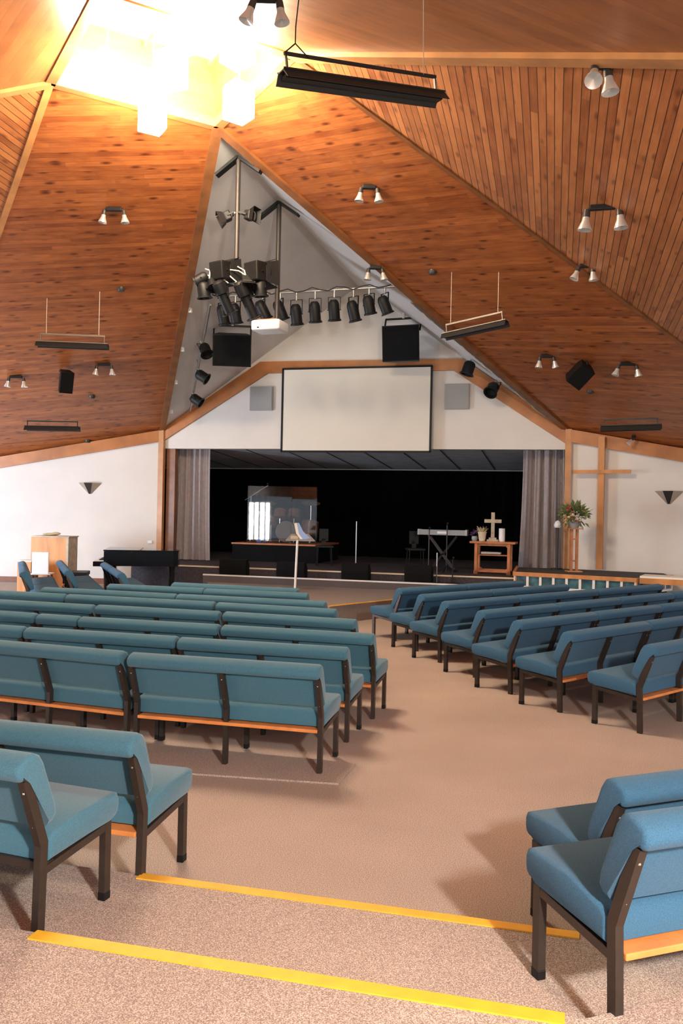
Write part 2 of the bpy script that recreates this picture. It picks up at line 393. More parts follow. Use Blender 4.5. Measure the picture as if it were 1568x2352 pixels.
# side walls with beam and baseboard
def wall(name, a, b, m, thick=.2, out=1):
    d = (b-a); n = V((-d.y, d.x, 0)).normalized()*out
    mb = MB(); mb.prism([V((a.x, a.y, 0)), V((b.x, b.y, 0)), V((b.x, b.y, b.z+.02)), V((a.x, a.y, a.z+.02))], n*thick); return struct(mb, name, m)
wall('wall_left', W1, P, 'white', .2, 1); wall('wall_right', Pr, W2, 'white', .2, 1)
def beam(n, a, b, h, m, th=.10):
    d = (b-a); nn = V((d.y, -d.x, 0)).normalized()
    mb = MB(); mb.prism([a+V((0, 0, .0)), b+V((0, 0, .0)), b-V((0, 0, h)), a-V((0, 0, h))], nn*th); nt_[0] += 1; return struct(mb, 'trim_%d' % nt_[0], m)
beam('b', W1, P, .27, 'beam'); beam('b', Pr, W2, .27, 'beam')
mb = MB(); d = (P-W1); nn = V((d.y, -d.x, 0)).normalized()
mb.prism([V((W1.x, W1.y, 0)), V((P.x, P.y, 0)), V((P.x, P.y, .13)), V((W1.x, W1.y, .13))], nn*.025); struct(mb, 'baseboard_left', 'baseboard')
mb = MB(); d = (W2-Pr); nn = V((d.y, -d.x, 0)).normalized()
mb.prism([V((Pr.x, Pr.y, 0)), V((W2.x, W2.y, 0)), V((W2.x, W2.y, .13)), V((Pr.x, Pr.y, .13))], nn*.025); struct(mb, 'baseboard_right', 'baseboard')
# further walls out of view: right side closed, rear right wall with opening, left side with window gap
G1w = V((G1.x, G1.y, G1.z)); G2w = V((12.4, -6.0, zt(12.4, -6.0)))
wall('wall_right_side', W2, V((12.4, 4.0, zt(12.4, 4.0))), 'white', .2, 1)
wall('wall_far_right', V((12.4, 4.0, zt(12.4, 4.0))), G2w, 'white', .2, 1)

# stage wall: gabled slab above the opening
YW = 9.757; HZ = 3.29
mb = MB(); mb.prism([V((-4.73, YW, HZ)), V((4.73, YW, HZ)), V((4.73, YW, P.z)), V((0.05, YW, 7.05)), V((-4.73, YW, P.z))], (0, .2, 0)); struct(mb, 'wall_stage', 'white')
out_ = [V((-4.73, 0, 3.73)), V((-2.24, 0, 5.32)), V((2.45, 0, 5.28)), V((4.73, 0, 3.73))]
in_ = [V((-4.73, 0, 3.43)), V((-4.42, 0, 3.62)), V((-2.05, 0, 5.05)), V((2.27, 0, 5.03)), V((4.73, 0, 3.40))]
mb = MB(); mb.prism([V((p.x, YW-.07, p.z)) for p in out_+in_[::-1]], (0, .07, 0)); struct(mb, 'trim_arch', 'beam')
# throat ceiling
Ap = V((.05, YW, 7.0)); F2 = V((0, r0, ZS-.03))
mb = MB(); mb.prism([F2, Ap, V((P.x, YW, P.z))], (0, 0, .08)); struct(mb, 'ceiling_throat_left', 'throat')
mb = MB(); mb.prism([F2, Ap, V((Pr.x, YW, Pr.z))], (0, 0, .08)); struct(mb, 'ceiling_throat_right', 'throat')
# corner posts
for x, y, m in ((-4.70, YW-.05, 'trim'), (4.76, YW-.06, 'trim')):
    nt_[0] += 1; mb = MB(); mb.box((x, y, 1.86), (.13, .12, 3.72)); struct(mb, 'trim_%d' % nt_[0], m)
mb = MB(); mb.box((-4.50, YW+.12, 1.65), (.22, .16, 3.29)); struct(mb, 'trim_%d' % (nt_[0]+1), 'trim_dark'); nt_[0] += 1

# stage platforms
def slab(name, pts, z0, zt_, m):
    mb = MB(); mb.prism([V((x, y, z0)) for x, y in pts], (0, 0, zt_-z0)); return struct(mb, name, m)
slab('floor_platform', [(-2.65, 7.8), (-1.01, 4.25), (1.01, 4.25), (2.75, 7.8)], 0.001, .30, 'stage_carpet')
slab('floor_stage_step', [(-2.75, 8.1), (-2.75, 7.8), (2.9, 7.8), (2.9, 8.1)], .001, .45, 'step_carpet')
slab('floor_stage', [(-4.6, 14.9), (-4.6, 8.1), (4.6, 8.1), (4.6, 14.9)], .001, .60, 'stage_floor')
slab('floor_stage_wing', [(-8.5, 14.9), (-8.5, 9.96), (-4.6, 9.96), (-4.6, 14.9)], .001, .60, 'stage_floor')
def strip(name, m, a, b, w, h, label, cat='step edging', group=None):
    mb = MB(); mb.bar(a, b, w, h); return tag(mb.build(name, m), label, cat, group)
strip('platform_nosing', 'yellow2', (1.01, 4.25, .305), (2.70, 7.68, .305), .05, .012, 'thin yellow edging along the right side of the low grey platform')
strip('step_nosing', 'whitestrip', (-2.75, 7.81, .452), (2.9, 7.81, .452), .04, .03, 'long white edging strip on the step in front of the stage')
strip('stage_nosing', 'cream', (-4.6, 8.11, .602), (4.6, 8.11, .602), .04, .03, 'cream edging strip along the front of the dark stage behind the floor monitors')
# stage interior
mb = MB(); mb.prism([V((-8.5, 9.96, 3.36)), V((6.5, 9.96, 3.36)), V((6.5, 14.9, 3.07)), V((-8.5, 14.9, 3.07))], (0, 0, .1)); struct(mb, 'ceiling_stage', 'stageceil')
for i, x in enumerate(range(-7, 7)):
    nt_[0] += 1; mb = MB(); mb.bar((x*.95, 9.97, 3.355), (x*.95, 14.6, 3.083), .014, .008); struct(mb, 'trim_%d' % nt_[0], 'black')
mb = MB(); mb.box((-1, 15.0, 1.7), (15.4, .2, 3.4)); struct(mb, 'wall_stage_back', 'black_matte')
mb = MB(); mb.box((-8.6, 12.4, 1.7), (.2, 5.2, 3.4)); struct(mb, 'wall_stage_left', 'black_matte')
mb = MB(); mb.box((6.0, 12.4, 1.7), (.2, 5.2, 3.4)); struct(mb, 'wall_stage_right', 'black_matte')

# ------------------------------------------------------------------ pews (upholstered bench seats)
def bench_proto(name, length, nfr, bolts, fabric='fabric', metal='metal', railm='rail', rail=True):
    t = thing(name, '', 'bench')
    h = length/2 - .006
    tv = V((0, -.374, .927)); nv = V((0, .927, .374)); K0 = V((0, .035, .40))
    def P2(s_, n_): p = K0 + tv*s_ + nv*n_; return (p.y, p.z)
    mb = MB()
    mb.profile_x([(.035, .315), (.44, .348), (.490, .354), (.508, .370), (.514, .40), (.513, .432), (.503, .454), (.478, .465), (.25, .452), (.06, .428), (.035, .40)], -h, h, .018)
    mb.build('seat', fabric, t, 45)
    mb = MB()
    prof = [P2(*a) for a in ((.062, .004), (.056, .05), (.074, .080), (.12, .09), (.31, .088), (.355, .078), (.384, .050), (.392, .012), (.388, -.030), (.374, -.053), (.350, -.060), (.324, -.057), (.315, -.046), (.313, .004))]
    mb.profile_x(prof, -h, h, .02)
    mb.build('backrest', fabric, t, 45)
    xs = [-h+.019 + i*(2*h-.038)/(nfr-1) for i in range(nfr)]
    for x in xs:
        mb = MB()
        a = [(-.026, 0), (.016, 0), (.030, .40), P2(.312, 0), P2(.312, -.042), (-.014, .39)]
        mb.profile_x(a, x-.016, x+.016)
        lg = mb.build('leg', metal, t)
        if bolts:
            mb = MB()
            for s_ in (.10, .26):
                mb = MB(); y_, z_ = P2(s_, -.042); mb.sphere((x, y_, z_), .0065, 1); mb.build('bolt', 'bolt', lg)
        mb = MB(); mb.box((x, .435, .172), (.032, .042, .344)); fl = mb.build('leg', metal, t)
        mb = MB(); mb.box((x, .435, .018), (.036, .047, .036), bevel=.004); mb.build('foot_cap', 'black', fl)
        mb = MB(); mb.bar((x, .0, .285), (x, .435, .328), .030, .032); mb.build('side_rail', metal, t)
    if rail:
        mb = MB(); mb.box((0, .028, .292), (2*h-.075, .110, .024), bevel=.004); mb.build('rear_rail', railm, t)
    else:
        mb = MB(); mb.box((0, .045, .298), (2*h-.02, .06, .03)); mb.build('rear_rail', metal, t)
    return t
PROTO = {}
def place_bench(kind, x, y, rz, label, group, zz=0, scale=1.0, end='right', **kw):
    """(x, y) is the top back corner of the bench at its aisle end"""
    L = {'b147': 1.47, 'b196': 1.96, 'b48': .48}[kind.split('_')[0]]
    rz = math.radians(rz); d = V((math.cos(rz), math.sin(rz), 0)); f = V((-math.sin(rz), math.cos(rz), 0))
    c = V((x, y, zz)) + f*.10*scale + d*(L/2*scale)*(-1 if end == 'right' else 1)
    if kind not in PROTO:
        o = bench_proto('bench', L, {'b147': 3, 'b196': 3, 'b48': 2}[kind.split('_')[0]], kw.get('bolts', True), kw.get('fabric', 'fabric'), kw.get('metal', 'metal'), 'rail', kw.get('rail', True))
        PROTO[kind] = o
        o.location = c; o.rotation_euler = (0, 0, rz); o['label'] = label; o['group'] = group
    else:
        o = lib_copy(PROTO[kind], c, rz, label, group)
    o.scale = (scale,)*3
    return o
GL = 'teal benches left of the aisle'; GR = 'blue benches right of the aisle'; GN = 'benches on the raised rear steps'; GB = 'benches by the piano'
def near_bench(kind, px, py, tier, ns, rz, end, label, dx=.0, **kw):
    q = onz(px, py, tier+.70*ns)          # top of the end post in the photo
    d = V((math.cos(math.radians(rz)), math.sin(math.radians(rz)), 0)); f = V((-d.y, d.x, 0))
    q = q - f*.008 + d*(.019*ns if end == 'right' else -.019*ns) + d*dx
    return place_bench(kind, q.x, q.y, rz, label, GN, tier, ns, end, **kw)
near_bench('b147', 309, 1724, 0, 1.03, -1, 'right', 'nearer teal bench on the lower step at the left edge, behind the rearmost row')
near_bench('b147_r', 62, 1778, ST, 1.0, -6, 'right', 'teal bench cut off at the far left, nearest the camera beside the yellow strip', rail=False)
near_bench('b147_blue', 1461, 1928, ST, 1.02, 35, 'left', 'blue bench nearest the camera at lower right with bright blue back', fabric='fabric_b')
near_bench('b147_blue', 1417, 1834, 0, 1.02, 37, 'left', 'blue bench just ahead of the nearest one at the right edge', fabric='fabric_b')
ordn = {'A': 'rearmost row', 'B': 'second row from the rear', 'C': 'third row from the rear', 'D': 'fourth row from the rear', 'E': 'fifth row from the rear', 'F': 'sixth row from the rear', 'G': 'seventh row from the rear', 'H': 'frontmost row'}
posn = ['aisle end', 'second place from the aisle', 'third place from the aisle', 'fourth place from the aisle']
ROWS = {'A': [(3.09, -3.71, 'b147', 0), (1.565, -3.685, 'b147', -6)],
 'B': [(3.06, -2.80, 'b147', 0), (1.57, -2.77, 'b147', -1), (.08, -2.73, 'b147', -3)],
 'C': [(3.09, -1.96, 'b147', -1.5), (1.60, -1.92, 'b147', -.5), (.115, -1.885, 'b48', -3), (-.385, -1.85, 'b147', -4)],
 'D': [(2.70, -1.02, 'b147', -4), (1.20, -.93, 'b147', -1), (-.28, -.93, 'b147', -2)],
 'E': [(2.28, -.20, 'b147', -4), (.78, -.06, 'b196', -1), (-1.20, -.01, 'b147', -1)],
 'F': [(1.95, .57, 'b196', -1), (-.02, .61, 'b196', -2)],
 'G': [(1.46, 1.47, 'b147', 0), (-.02, 1.50, 'b147', -1)],
 'H': [(1.14, 2.07, 'b196', -3)]}
for kx, lst in ROWS.items():
    for i, (x, y, kd, a) in enumerate(lst):
        lb = ('short narrow bench between longer ones, ' if kd == 'b48' else 'teal bench, ' + (posn[i]+', ' if len(lst) > 1 else '')) + ordn[kx] + ' left of the aisle'
        place_bench(kd, x, y, a, lb, GL, .012 if kx == 'A' else 0)
ordr = ['frontmost row', 'second row from the front', 'third row from the front', 'fourth row from the front', 'fifth row from the front', 'sixth row from the front', 'rearmost row']
RR = [[(2.43, 2.81), 'b147', 'b147'], [(2.88, 2.01), 'b147', 'b196'], [(3.30, 1.23), 'b147', 'b196', 'b196'], [(3.82, .38), 'b147', 'b147', 'b147', 'b147'],
      [(4.26, -.41), 'b147', 'b147', 'b147'], [(4.76, -1.10), 'b147', 'b147', 'b147'], [(5.43, -1.69), 'b147', 'b147']]
for i, row in enumerate(RR):
    x, y = row[0]; d = V((math.cos(math.radians(56.5)), math.sin(math.radians(56.5)), 0))
    for j, kd in enumerate(row[1:]):
        lb = 'blue bench, ' + posn[j] + ', ' + ordr[i] + ' right of the aisle'
        if i == 0: place_bench(kd+'_light', x, y, 56.5, lb + (', grey-brown legs' if j == 0 else ''), GR, 0, 1, 'left', fabric='fabric_b', metal='metal_l', rail=False, bolts=False)
        else: place_bench(kd+'_blue', x, y, 56.5, lb, GR, 0, 1, 'left', fabric='fabric_b')
        L = {'b147': 1.475, 'b196': 1.965}[kd]; x += d.x*L; y += d.y*L
# side benches by the piano, facing the stage centre
for i, (x, y, n) in enumerate(((-5.50, 5.34, 2), (-5.05, 5.93, 2), (-4.03, 5.86, 2))):
    d = V((math.cos(math.radians(-55)), math.sin(math.radians(-55)), 0))
    for j in range(n):
        lb = ['leftmost of three side rows by the wooden cabinet', 'middle of three side rows by the wooden cabinet', 'side row nearest the piano stool'][i]
        place_bench('b147_blue' , x+d.x*1.475*j, y+d.y*1.475*j, -55, 'blue bench, %s end, %s' % (['far', 'near'][j], lb), GB, 0, 1, 'left')

# ------------------------------------------------------------------ lantern lamps
LP = [(350, 262, 6.72), (548, 235, 6.72), (245, 165, 6.9), (545, 105, 6.9), (430, 70, 6.95), (395, 160, 7.05)]
for i, (px, py, z) in enumerate(LP):
    p = onz(px, py, z)
    t = thing('pendant_lamp', ['glowing white box lamp hanging lowest at the front of the lantern', 'glowing white box lamp hanging at the right front corner of the lantern', 'glowing white box lamp at the left corner of the lantern', 'glowing white box lamp at the right side of the lantern', 'glowing white box lamp at the back of the lantern', 'glowing white box lamp in the middle of the lantern'][i], 'lamp', p, math.radians(45+i*7), 'box lamps in the roof lantern')
    mb = MB(); mb.box((0, 0, 0), (.28, .28, .40), bevel=.01); mb.build('lamp_shade', 'lampglow', t)
    mb = MB(); mb.cyl((0, 0, .18), (0, 0, ZS+.74-z), .012); mb.build('stem', 'steel', t)

# ------------------------------------------------------------------ twin spotlights on the ceiling
def twin(p, label, w=.30, rz=None, tilt=(-.15, .15), size=1.0, n=2, group='twin spotlights on the timber ceiling', lean=(0, 0)):
    rz = HEAD if rz is None else rz
    t = thing('twin_spotlight' if n == 2 else 'spotlight', label, 'spotlight', p, rz, group)
    mb = MB(); mb.box((0, 0, -.03), (w*.7, .07, .06), bevel=.008); mb.build('mounting_plate', 'black', t)
    xs = [-w/2, w/2] if n == 2 else [0]
    for i, x in enumerate(xs):
        e = V((x*.85, 0, -.05)); dirv = V((tilt[i], lean[i] if i < len(lean) else 0, -1)).normalized()
        q = e + dirv*.07*size
        mb = MB(); mb.cyl((x*.6, 0, -.03), e, .012); mb.cyl(e, q, .03*size, .035*size); a = mb.build('arm', 'sconce_d', t, 40)
        mb = MB(); mb.lathe([(.0, 0), (.032*size, 0), (.036*size, .035*size), (.066*size, .11*size), (.066*size, .118*size), (.055*size, .112*size), (.0, .095*size)], q, dirv, 14); mb.build('reflector_lamp', 'reflector', t, 40)
    return t
twin(S1(262, 476), 'twin spotlight high on the ceiling left of the white gable', .34)
twin(S1(239, 834), 'twin spotlight below the left hanging heater, right of the small speaker', .34)
twin(S1(37, 862), 'twin spotlight at the left edge, left of the small speaker', .34)
twin(S2(848, 424), 'twin spotlight high on the ceiling right of the white gable', .26)
twin(S2(1255, 814), 'twin spotlight left of the small ceiling speaker on the right', .28, tilt=(-.1, .25))
twin(S2(1441, 832), 'twin spotlight right of the small ceiling speaker on the right', .34, tilt=(-.35, .25))
twin(S2(1345, 605)+V((0, 0, -.0)), 'twin spotlight on the right-hand rib between smooth and grooved boards', .22, tilt=(-.4, .1))
twin(TR(1385, 470), 'twin spotlight low on the grooved boarding, upper right', .42, rz=HEAD-.25, tilt=(-.1, .1), size=1.25)
twin(TR(1380, 150)+V((0, 0, .03)), 'twin spotlight high on the grooved boarding beside the pale beam', .14, rz=HEAD+.2, tilt=(-.35, .1), size=1.15, lean=(-.6, -.1))
twin(S3(612, -12), 'twin spotlight at the very top beside the glowing lantern', .26, tilt=(-.35, .15), size=1.05)
pp = pln(862, 610, (.866, -.5, 0), V((.866, -.5, 0)).dot(F)); twin(pp, 'small twin spotlight clipped on the fascia right of the lighting bar', .26, tilt=(-.1, .2))
twin(S2(1455, 1000), 'single small black spotlight above the right beam under the heater', .1, n=1, tilt=(-.9, 0), size=.9, group=None)
for i, (fn, x, y, lb) in enumerate(((S1, 278, 663, 'small dark sensor on the left ceiling above the hanging heater'), (S1, 211, 910, 'small dark sensor on the left ceiling right of the speaker'), (S1, 201, 1012, 'small dark sensor at the left eaves beam'), (S2, 993, 623, 'small dark sensor on the right ceiling near the heater wires'), (S2, 1355, 899, 'small dark sensor below the right ceiling speaker'))):
    p = fn(x, y); mb = MB(); mb.lathe([(0, -.05), (.05, -.05), (.07, -.02), (.07, .02)], (0, 0, 0), (0, 0, 1), 12); tag(mb.build('ceiling_sensor', 'sconce_d', None, 40, p), lb, 'sensor', 'ceiling sensors')

# ------------------------------------------------------------------ hanging radiant heaters
def heater(a, b, label, cord_tops=None, hw=.10, over=.12, tiltv=(0, 0), m_top='heater_e', gap=.14, cord='wire'):
    """a, b: ends of the frame bar"""
    a, b = V(a), V(b); c = (a+b)/2; d = (b-a).normalized(); side = V((-d.y, d.x, 0)).normalized()
    t = thing('radiant_heater', label, 'heater', c, 0, 'hanging radiant heaters')
    up = d.cross(side); up = up if up.z > 0 else -up
    side = (side + up*tiltv[0]).normalized(); up = d.cross(side); up = up if up.z > 0 else -up
    L = (b-a).length/2
    mb = MB(); mb.bar(-d*L, d*L, .025, .025); 
    for s_ in (-1, 1): mb.bar(d*L*s_*.98, d*L*s_*.98-up*gap, .025, .012)
    mb.build('hanger_frame', m_top if m_top == 'heater' else 'heater_e', t)
    mb = MB(); L2 = L+over*.5; base = -up*gap
    sec = [(-.05, 0), (.05, 0), (hw, -.085), (hw-.012, -.085), (.045, -.012), (-.045, -.012), (-hw+.012, -.085), (-hw, -.085)]
    mb.prism([base - d*L2 + side*x + up*z for x, z in sec], d*2*L2); mb.build('reflector_hood', 'heater', t)
    mb = MB(); mb.bar(base - d*L2*.97 - up*.05, base + d*L2*.97 - up*.05, .08, .03); mb.build('heating_element', 'heater', t)
    mb = MB()
    for s_ in (-1, 1): mb.bar(base+side*.06*s_-d*L2+up*.004, base+side*.06*s_+d*L2+up*.004, .012, .012)
    mb.build('edge_strip', 'heater_e' if m_top == 'heater_e' else 'heater', t)
    if cord_tops:
        for ct in cord_tops:
            ct = V(ct); mb = MB(); foot = V((ct.x, ct.y, c.z + d.z/max(1e-6, V((d.x, d.y, 0)).length)*((ct.x-c.x)*d.x+(ct.y-c.y)*d.y)))
            mb.cyl(foot-c, ct-c, .005, n=6); mb.build('hanging_wire', cord, t)
    return t
w0, w1 = S1(108, 685), S1(229, 670)
a = dep(106, 767, depth_of(w0)); b = dep(228, 772, depth_of(w1)); d = (b-a).normalized()
heater(a-d*.10, b+d*.10, 'black strip heater on two wires, upper one of the left ceiling', (w0, w1))
w0, w1 = S2(1037, 625), S2(1145, 625)
a = dep(1034, 744, depth_of(w0)); b = dep(1143, 719, depth_of(w1)); d = (b-a).normalized()
heater(a-d*.08, b+d*.08, 'tilted black strip heater on wires crossing the right edge of the white gable', (w0, w1))
a = dep(62, 967, 17.0); b = dep(179, 969, 17.0); heater(a, b, 'black strip heater low on the left ceiling just above the eaves beam', None, m_top='heater', gap=.10, over=.06)
a = dep(1386, 965, 14.4); b = dep(1511, 961, 14.2); heater(a, b, 'black strip heater low on the right ceiling above the wooden cross', None, m_top='heater', gap=.10, over=.10)
w0, w1 = S3(685, 0), S3(972, 60)
a = dep(652, 122, 7.3); b = dep(1000, 177, 8.1)
t = heater(a, b, 'large black strip heater in the foreground near the lantern, top of view', None, hw=.115, m_top='heater', gap=.15, over=.10)
mb = MB(); c = (a+b)/2; e = dep(678, 100, 7.36); mb.tube([S3(690, -40)-c, dep(679, 60, 7.4)-c, e-c, a-c], .006, 6); mb.tube([e-c, dep(710, 135, 7.4)-c], .006, 6); mb.build('hanging_wire', 'black', t)
mb = MB(); wt = S3(972, -30); mb.cyl(dep(972, 172, 8.03)-c, wt-c, .004, n=6); mb.build('hanging_wire', 'wire', t)

# ------------------------------------------------------------------ loudspeakers
def ceil_speaker(p, label, rz, pitch, size, top, roll=0):
    t = thing('ceiling_speaker', label, 'speaker', p, 0, 'small ceiling speakers')
    R = (Matrix.Rotation(rz, 3, 'Z') @ Matrix.Rotation(pitch, 3, 'X') @ Matrix.Rotation(roll, 3, 'Y'))
    w, h, dd = size
    mb = MB(); pts = [(-w/2, -dd/2, 0), (w/2, -dd/2, 0), (w*.36, dd/2, 0), (-w*.36, dd/2, 0)]
    mb.prism([R @ V((x, y, -h/2)) for x, y, z in pts], R @ V((0, 0, h))); mb.build('cabinet', 'black', t)
    mb = MB(); mb.box(R @ V((0, -dd/2-.012, 0)), (w*.94, .024, h*.94), R); mb.build('grille', 'black_matte', t)
    mb = MB(); mb.tube([R @ V((0, .0, h/2)), V(top)-V(p)], .018); mb.build('bracket', 'black', t)
    return t
p = S1(148, 848)+V((0, 0, -.30)); ceil_speaker(dep(150, 876, depth_of(p)-.1), 'small black speaker mounted on the left timber ceiling', HEAD+2.1-math.pi/2, .35, (.26, .42, .28), S1(137, 852))
p = S2(1340, 840); ceil_speaker(dep(1330, 858, depth_of(p)-.15), 'small black speaker mounted on the right timber ceiling', HEAD-.1, .55, (.30, .40, .34), S2(1346, 828), .65)
def big_speaker(px, py, Y, label, w, h, rz, pitch, topz, arm=None):
    p = ony(px, py, Y); t = thing('hung_loudspeaker', label, 'speaker', p, rz, 'large loudspeakers on the stage wall')
    R = Matrix.Rotation(pitch, 3, 'X'); dd = .42
    mb = MB(); mb.prism([R @ V((x, y, -h/2)) for x, y in ((-w/2, -dd/2), (w/2, -dd/2), (w*.36, dd/2), (-w*.36, dd/2))], R @ V((0, 0, h))); mb.build('cabinet', 'black', t)
    mb = MB(); mb.box(R @ V((0, -dd/2-.012, 0)), (w*.95, .024, h*.94), R); mb.build('grille', 'black_matte', t)
    mb = MB(); yk = h/2+.16
    mb.bar(R @ V((-w*.48, -.1, h*.35)), (-w*.48, -.02, yk), .03, .03); mb.bar(R @ V((w*.48, -.1, h*.35)), (w*.48, -.02, yk), .03, .03); mb.bar((-w*.49, -.02, yk), (w*.49, -.02, yk), .03, .04); mb.build('yoke', 'black', t)
    mb = MB(); mb.bar((0, -.02, yk), (0, -.02, topz), .05, .05, (0, 1, 0)); mb.bar((0, -.02, topz), (0, arm or YW-Y, topz), .05, .05); mb.build('wall_arm', 'plastic', t)
big_speaker(533, 803, 7.0, 'large black loudspeaker hung left of the projection screen', .77, .63, .35, .28, .62, .55)
big_speaker(926, 790, 8.9, 'large black loudspeaker hung at the upper right corner of the projection screen', .82, .76, -.1, .12, .70)
for (x0, y0, x1, y1, lb) in ((576, 889, 627, 943, 'grey square speaker grille on the wall left of the projection screen'), (1022, 883, 1078, 940, 'grey square speaker grille on the wall right of the projection screen')):
    a, b = ony(x0, y0, YW), ony(x1, y1, YW); c = (a+b)/2; w, h = b.x-a.x, a.z-b.z
    t = thing('wall_speaker', lb, 'speaker', (c.x, YW-.001, c.z), 0, 'grey wall speakers')
    mb = MB(); mb.box((0, -.03, 0), (w, .06, h), bevel=.006); mb.build('frame', 'grey', t)
    mb = MB(); mb.box((0, -.064, 0), (w*.93, .01, h*.93)); mb.build('grille', 'grey', t)

# ------------------------------------------------------------------ projection screen
t = thing('projection_screen', 'white projection screen with thin black border above the stage opening', 'screen', (.08, YW-.14, 3.22))
mb = MB(); mb.box((0, 0, .955), (3.40, .03, 1.87)); mb.build('screen_surface', 'screen', t)
for nm, c, s_ in (('border', (0, -.003, 1.90), (3.48, .04, .045)), ('border', (0, -.003, .0), (3.48, .04, .045)), ('border', (-1.725, -.003, .95), (.045, .04, 1.9)), ('border', (1.725, -.003, .95), (.045, .04, 1.9))):
    mb = MB(); mb.box(c, s_); mb.build(nm, 'black', t)
mb = MB(); 
for x in (-1.4, 1.4): mb.box((x, .08, 1.88), (.05, .12, .04))
mb.build('hanging_bracket', 'black', t)

# ------------------------------------------------------------------ poles, projector
def pole(name, label, top, botz, r, cat):
    t = thing(name, label, cat, top)
    mb = MB(); mb.cyl((0, 0, -.06), (0, 0, botz-top.z), r, n=10); mb.build('tube', 'sconce_d', t, 40)
    mb = MB(); mb.bar((0, 0, -.03), (-.34, .0, -.27), .12, .04); mb.bar((0, 0, -.03), (.34, 0, -.27), .12, .04); mb.build('ridge_bracket', 'black', t)
    return t
p1 = V((.03, 2.30, 6.98)); p2 = V((.03, 4.16, 6.98))
z_ring = dep(535, 640, depth_of(p1)).z; z_proj = dep(636, 738, depth_of(p2)).z
pole('hanging_pole', 'nearer black pole hanging from the white ridge, carrying the cluster of stage lights', p1, z_ring-.02, .035, 'pole')
pole('hanging_pole', 'further black pole hanging from the white ridge, carrying the projector', p2, z_proj+.02, .04, 'pole')
c = V((p2.x, p2.y, z_proj))
t = thing('projector', 'white ceiling projector under the further hanging pole', 'projector', c+V((-.10, -.05, -.10)), math.radians(-4))
mb = MB(); mb.box((0, 0, 0), (.50, .42, .17), bevel=.03, seg=3); mb.build('housing', 'plastic', t, 40)
mb = MB(); mb.cyl((.14, .20, -.02), (.14, .25, -.02), .05); mb.build('lens', 'black', t, 40)
mb = MB(); mb.box((0, 0, .095), (.34, .25, .03)); mb.build('mount_plate', 'wood_red', t)
mb = MB(); mb.box((-.12, -.213, -.045), (.03, .006, .02)); mb.build('socket', 'black', t)

# ------------------------------------------------------------------ stage lighting
def par(pos, hang, aim, label, L=.36, R=.105, group='stage lights', style='par', name='stage_light'):
    pos = V(pos); hang = V(hang); aim = V(aim).normalized()
    t = thing(name, label, 'stage light', pos, 0, group)
    b0 = -aim*L*.5
    mb = MB()
    if style == 'par':
        mb.lathe([(0, 0), (R*.55, .0), (R*.85, L*.10), (R, L*.24), (R, L*.93), (R*1.16, L*.96), (R*1.16, L), (R*.95, L), (R*.9, L*.8), (0, L*.72)], b0, aim, 16)
        mb.build('can', 'black', t, 40)
    elif style == 'long':
        mb.lathe([(0, 0), (R*.6, 0), (R*.95, L*.06), (R, L*.2), (R*.95, L*.38), (R*.72, L*.42), (R*.72, L), (R*.6, L), (R*.55, L*.9), (0, L*.85)], b0, aim, 16)
        mb.build('can', 'black', t, 40)
    else:
        q = aim.to_track_quat('Z', 'Y').to_matrix()
        mb.box((0, 0, 0), (R*2, R*2, L*.7), q, .02); 
        for sx, sy in ((1, 0), (-1, 0), (0, 1), (0, -1)):
            n = q @ V((sx, sy, 0)); u_ = q @ V((-sy, sx, 0)); o = aim*L*.35+n*R*.95
            mb.prism([o-u_*R, o+u_*R, o+u_*R*1.3+aim*R*1.2+n*R*.5, o-u_*R*1.3+aim*R*1.2+n*R*.5], n*.008)
        mb.build('lamp_housing', 'black', t)
    side = aim.cross(V((0, 0, 1)))
    if side.length < .05: side = V((1, 0, 0))
    side.normalize(); h = hang-pos
    mb = MB(); a, b = side*R*1.12, -side*R*1.12
    hh = h*.86
    mb.bar(a, a+hh*.75, .024, .008, side); mb.bar(b, b+hh*.75, .024, .008, side); mb.bar(a+hh*.75, b+hh*.75, .024, .008); mb.cyl(a*1.15, b*1.15, .008, n=6)
    mb.build('yoke', 'black', t)
    mb = MB(); mb.cyl(hh*.72, h*1.04, .02); mb.build('clamp', 'steel', t, 40)
    mb = MB(); rr = b0+aim*L*1.0
    mb.lathe([(R*1.0, 0), (R*1.24, 0), (R*1.24, .012), (R*1.0, .012), (R*1.0, 0)], rr, aim, 16); mb.build('filter_ring', 'black', t)
    return t
# long bar across the throat
YBR = 5.57; bl = ony(465, 683, YBR); br = ony(908, 658, YBR)
t = thing('lighting_bar', 'long steel lighting bar spanning the white gable with a row of stage lights', 'lighting bar', (bl+br)/2)
c = (bl+br)/2
mb = MB(); mb.cyl(bl-c, br-c, .024, n=10); mb.build('tube', 'steel', t, 40)
mb = MB()
pts = [bl-c+(br-bl)*(i/24)+V((0, -.03, .04*math.sin(i*1.9)+.02)) for i in range(25)]; mb.tube(pts, .009, 6); mb.build('cable', 'black', t)
bars = [(512, 722, .1), (540, 720, .1), (603, 712, .45), (643, 713, .35), (680, 722, .03), (723, 716, 0), (767, 712, 0), (811, 714, .18), (847, 700, .15), (883, 700, .35)]
nm = ['first', 'second', 'third', 'fourth', 'fifth', 'sixth', 'seventh', 'eighth', 'ninth', 'tenth']
for i, (px, py, s_) in enumerate(bars):
    pos = ony(px, py, YBR); f_ = (pos.x-bl.x)/(br.x-bl.x)
    hang = bl+(br-bl)*f_
    par(pos, hang, (s_, .35, -1), 'black stage can light, %s from the left along the long lighting bar' % nm[i], .36 if i < 8 else .32, .10, 'stage lights on the long bar')
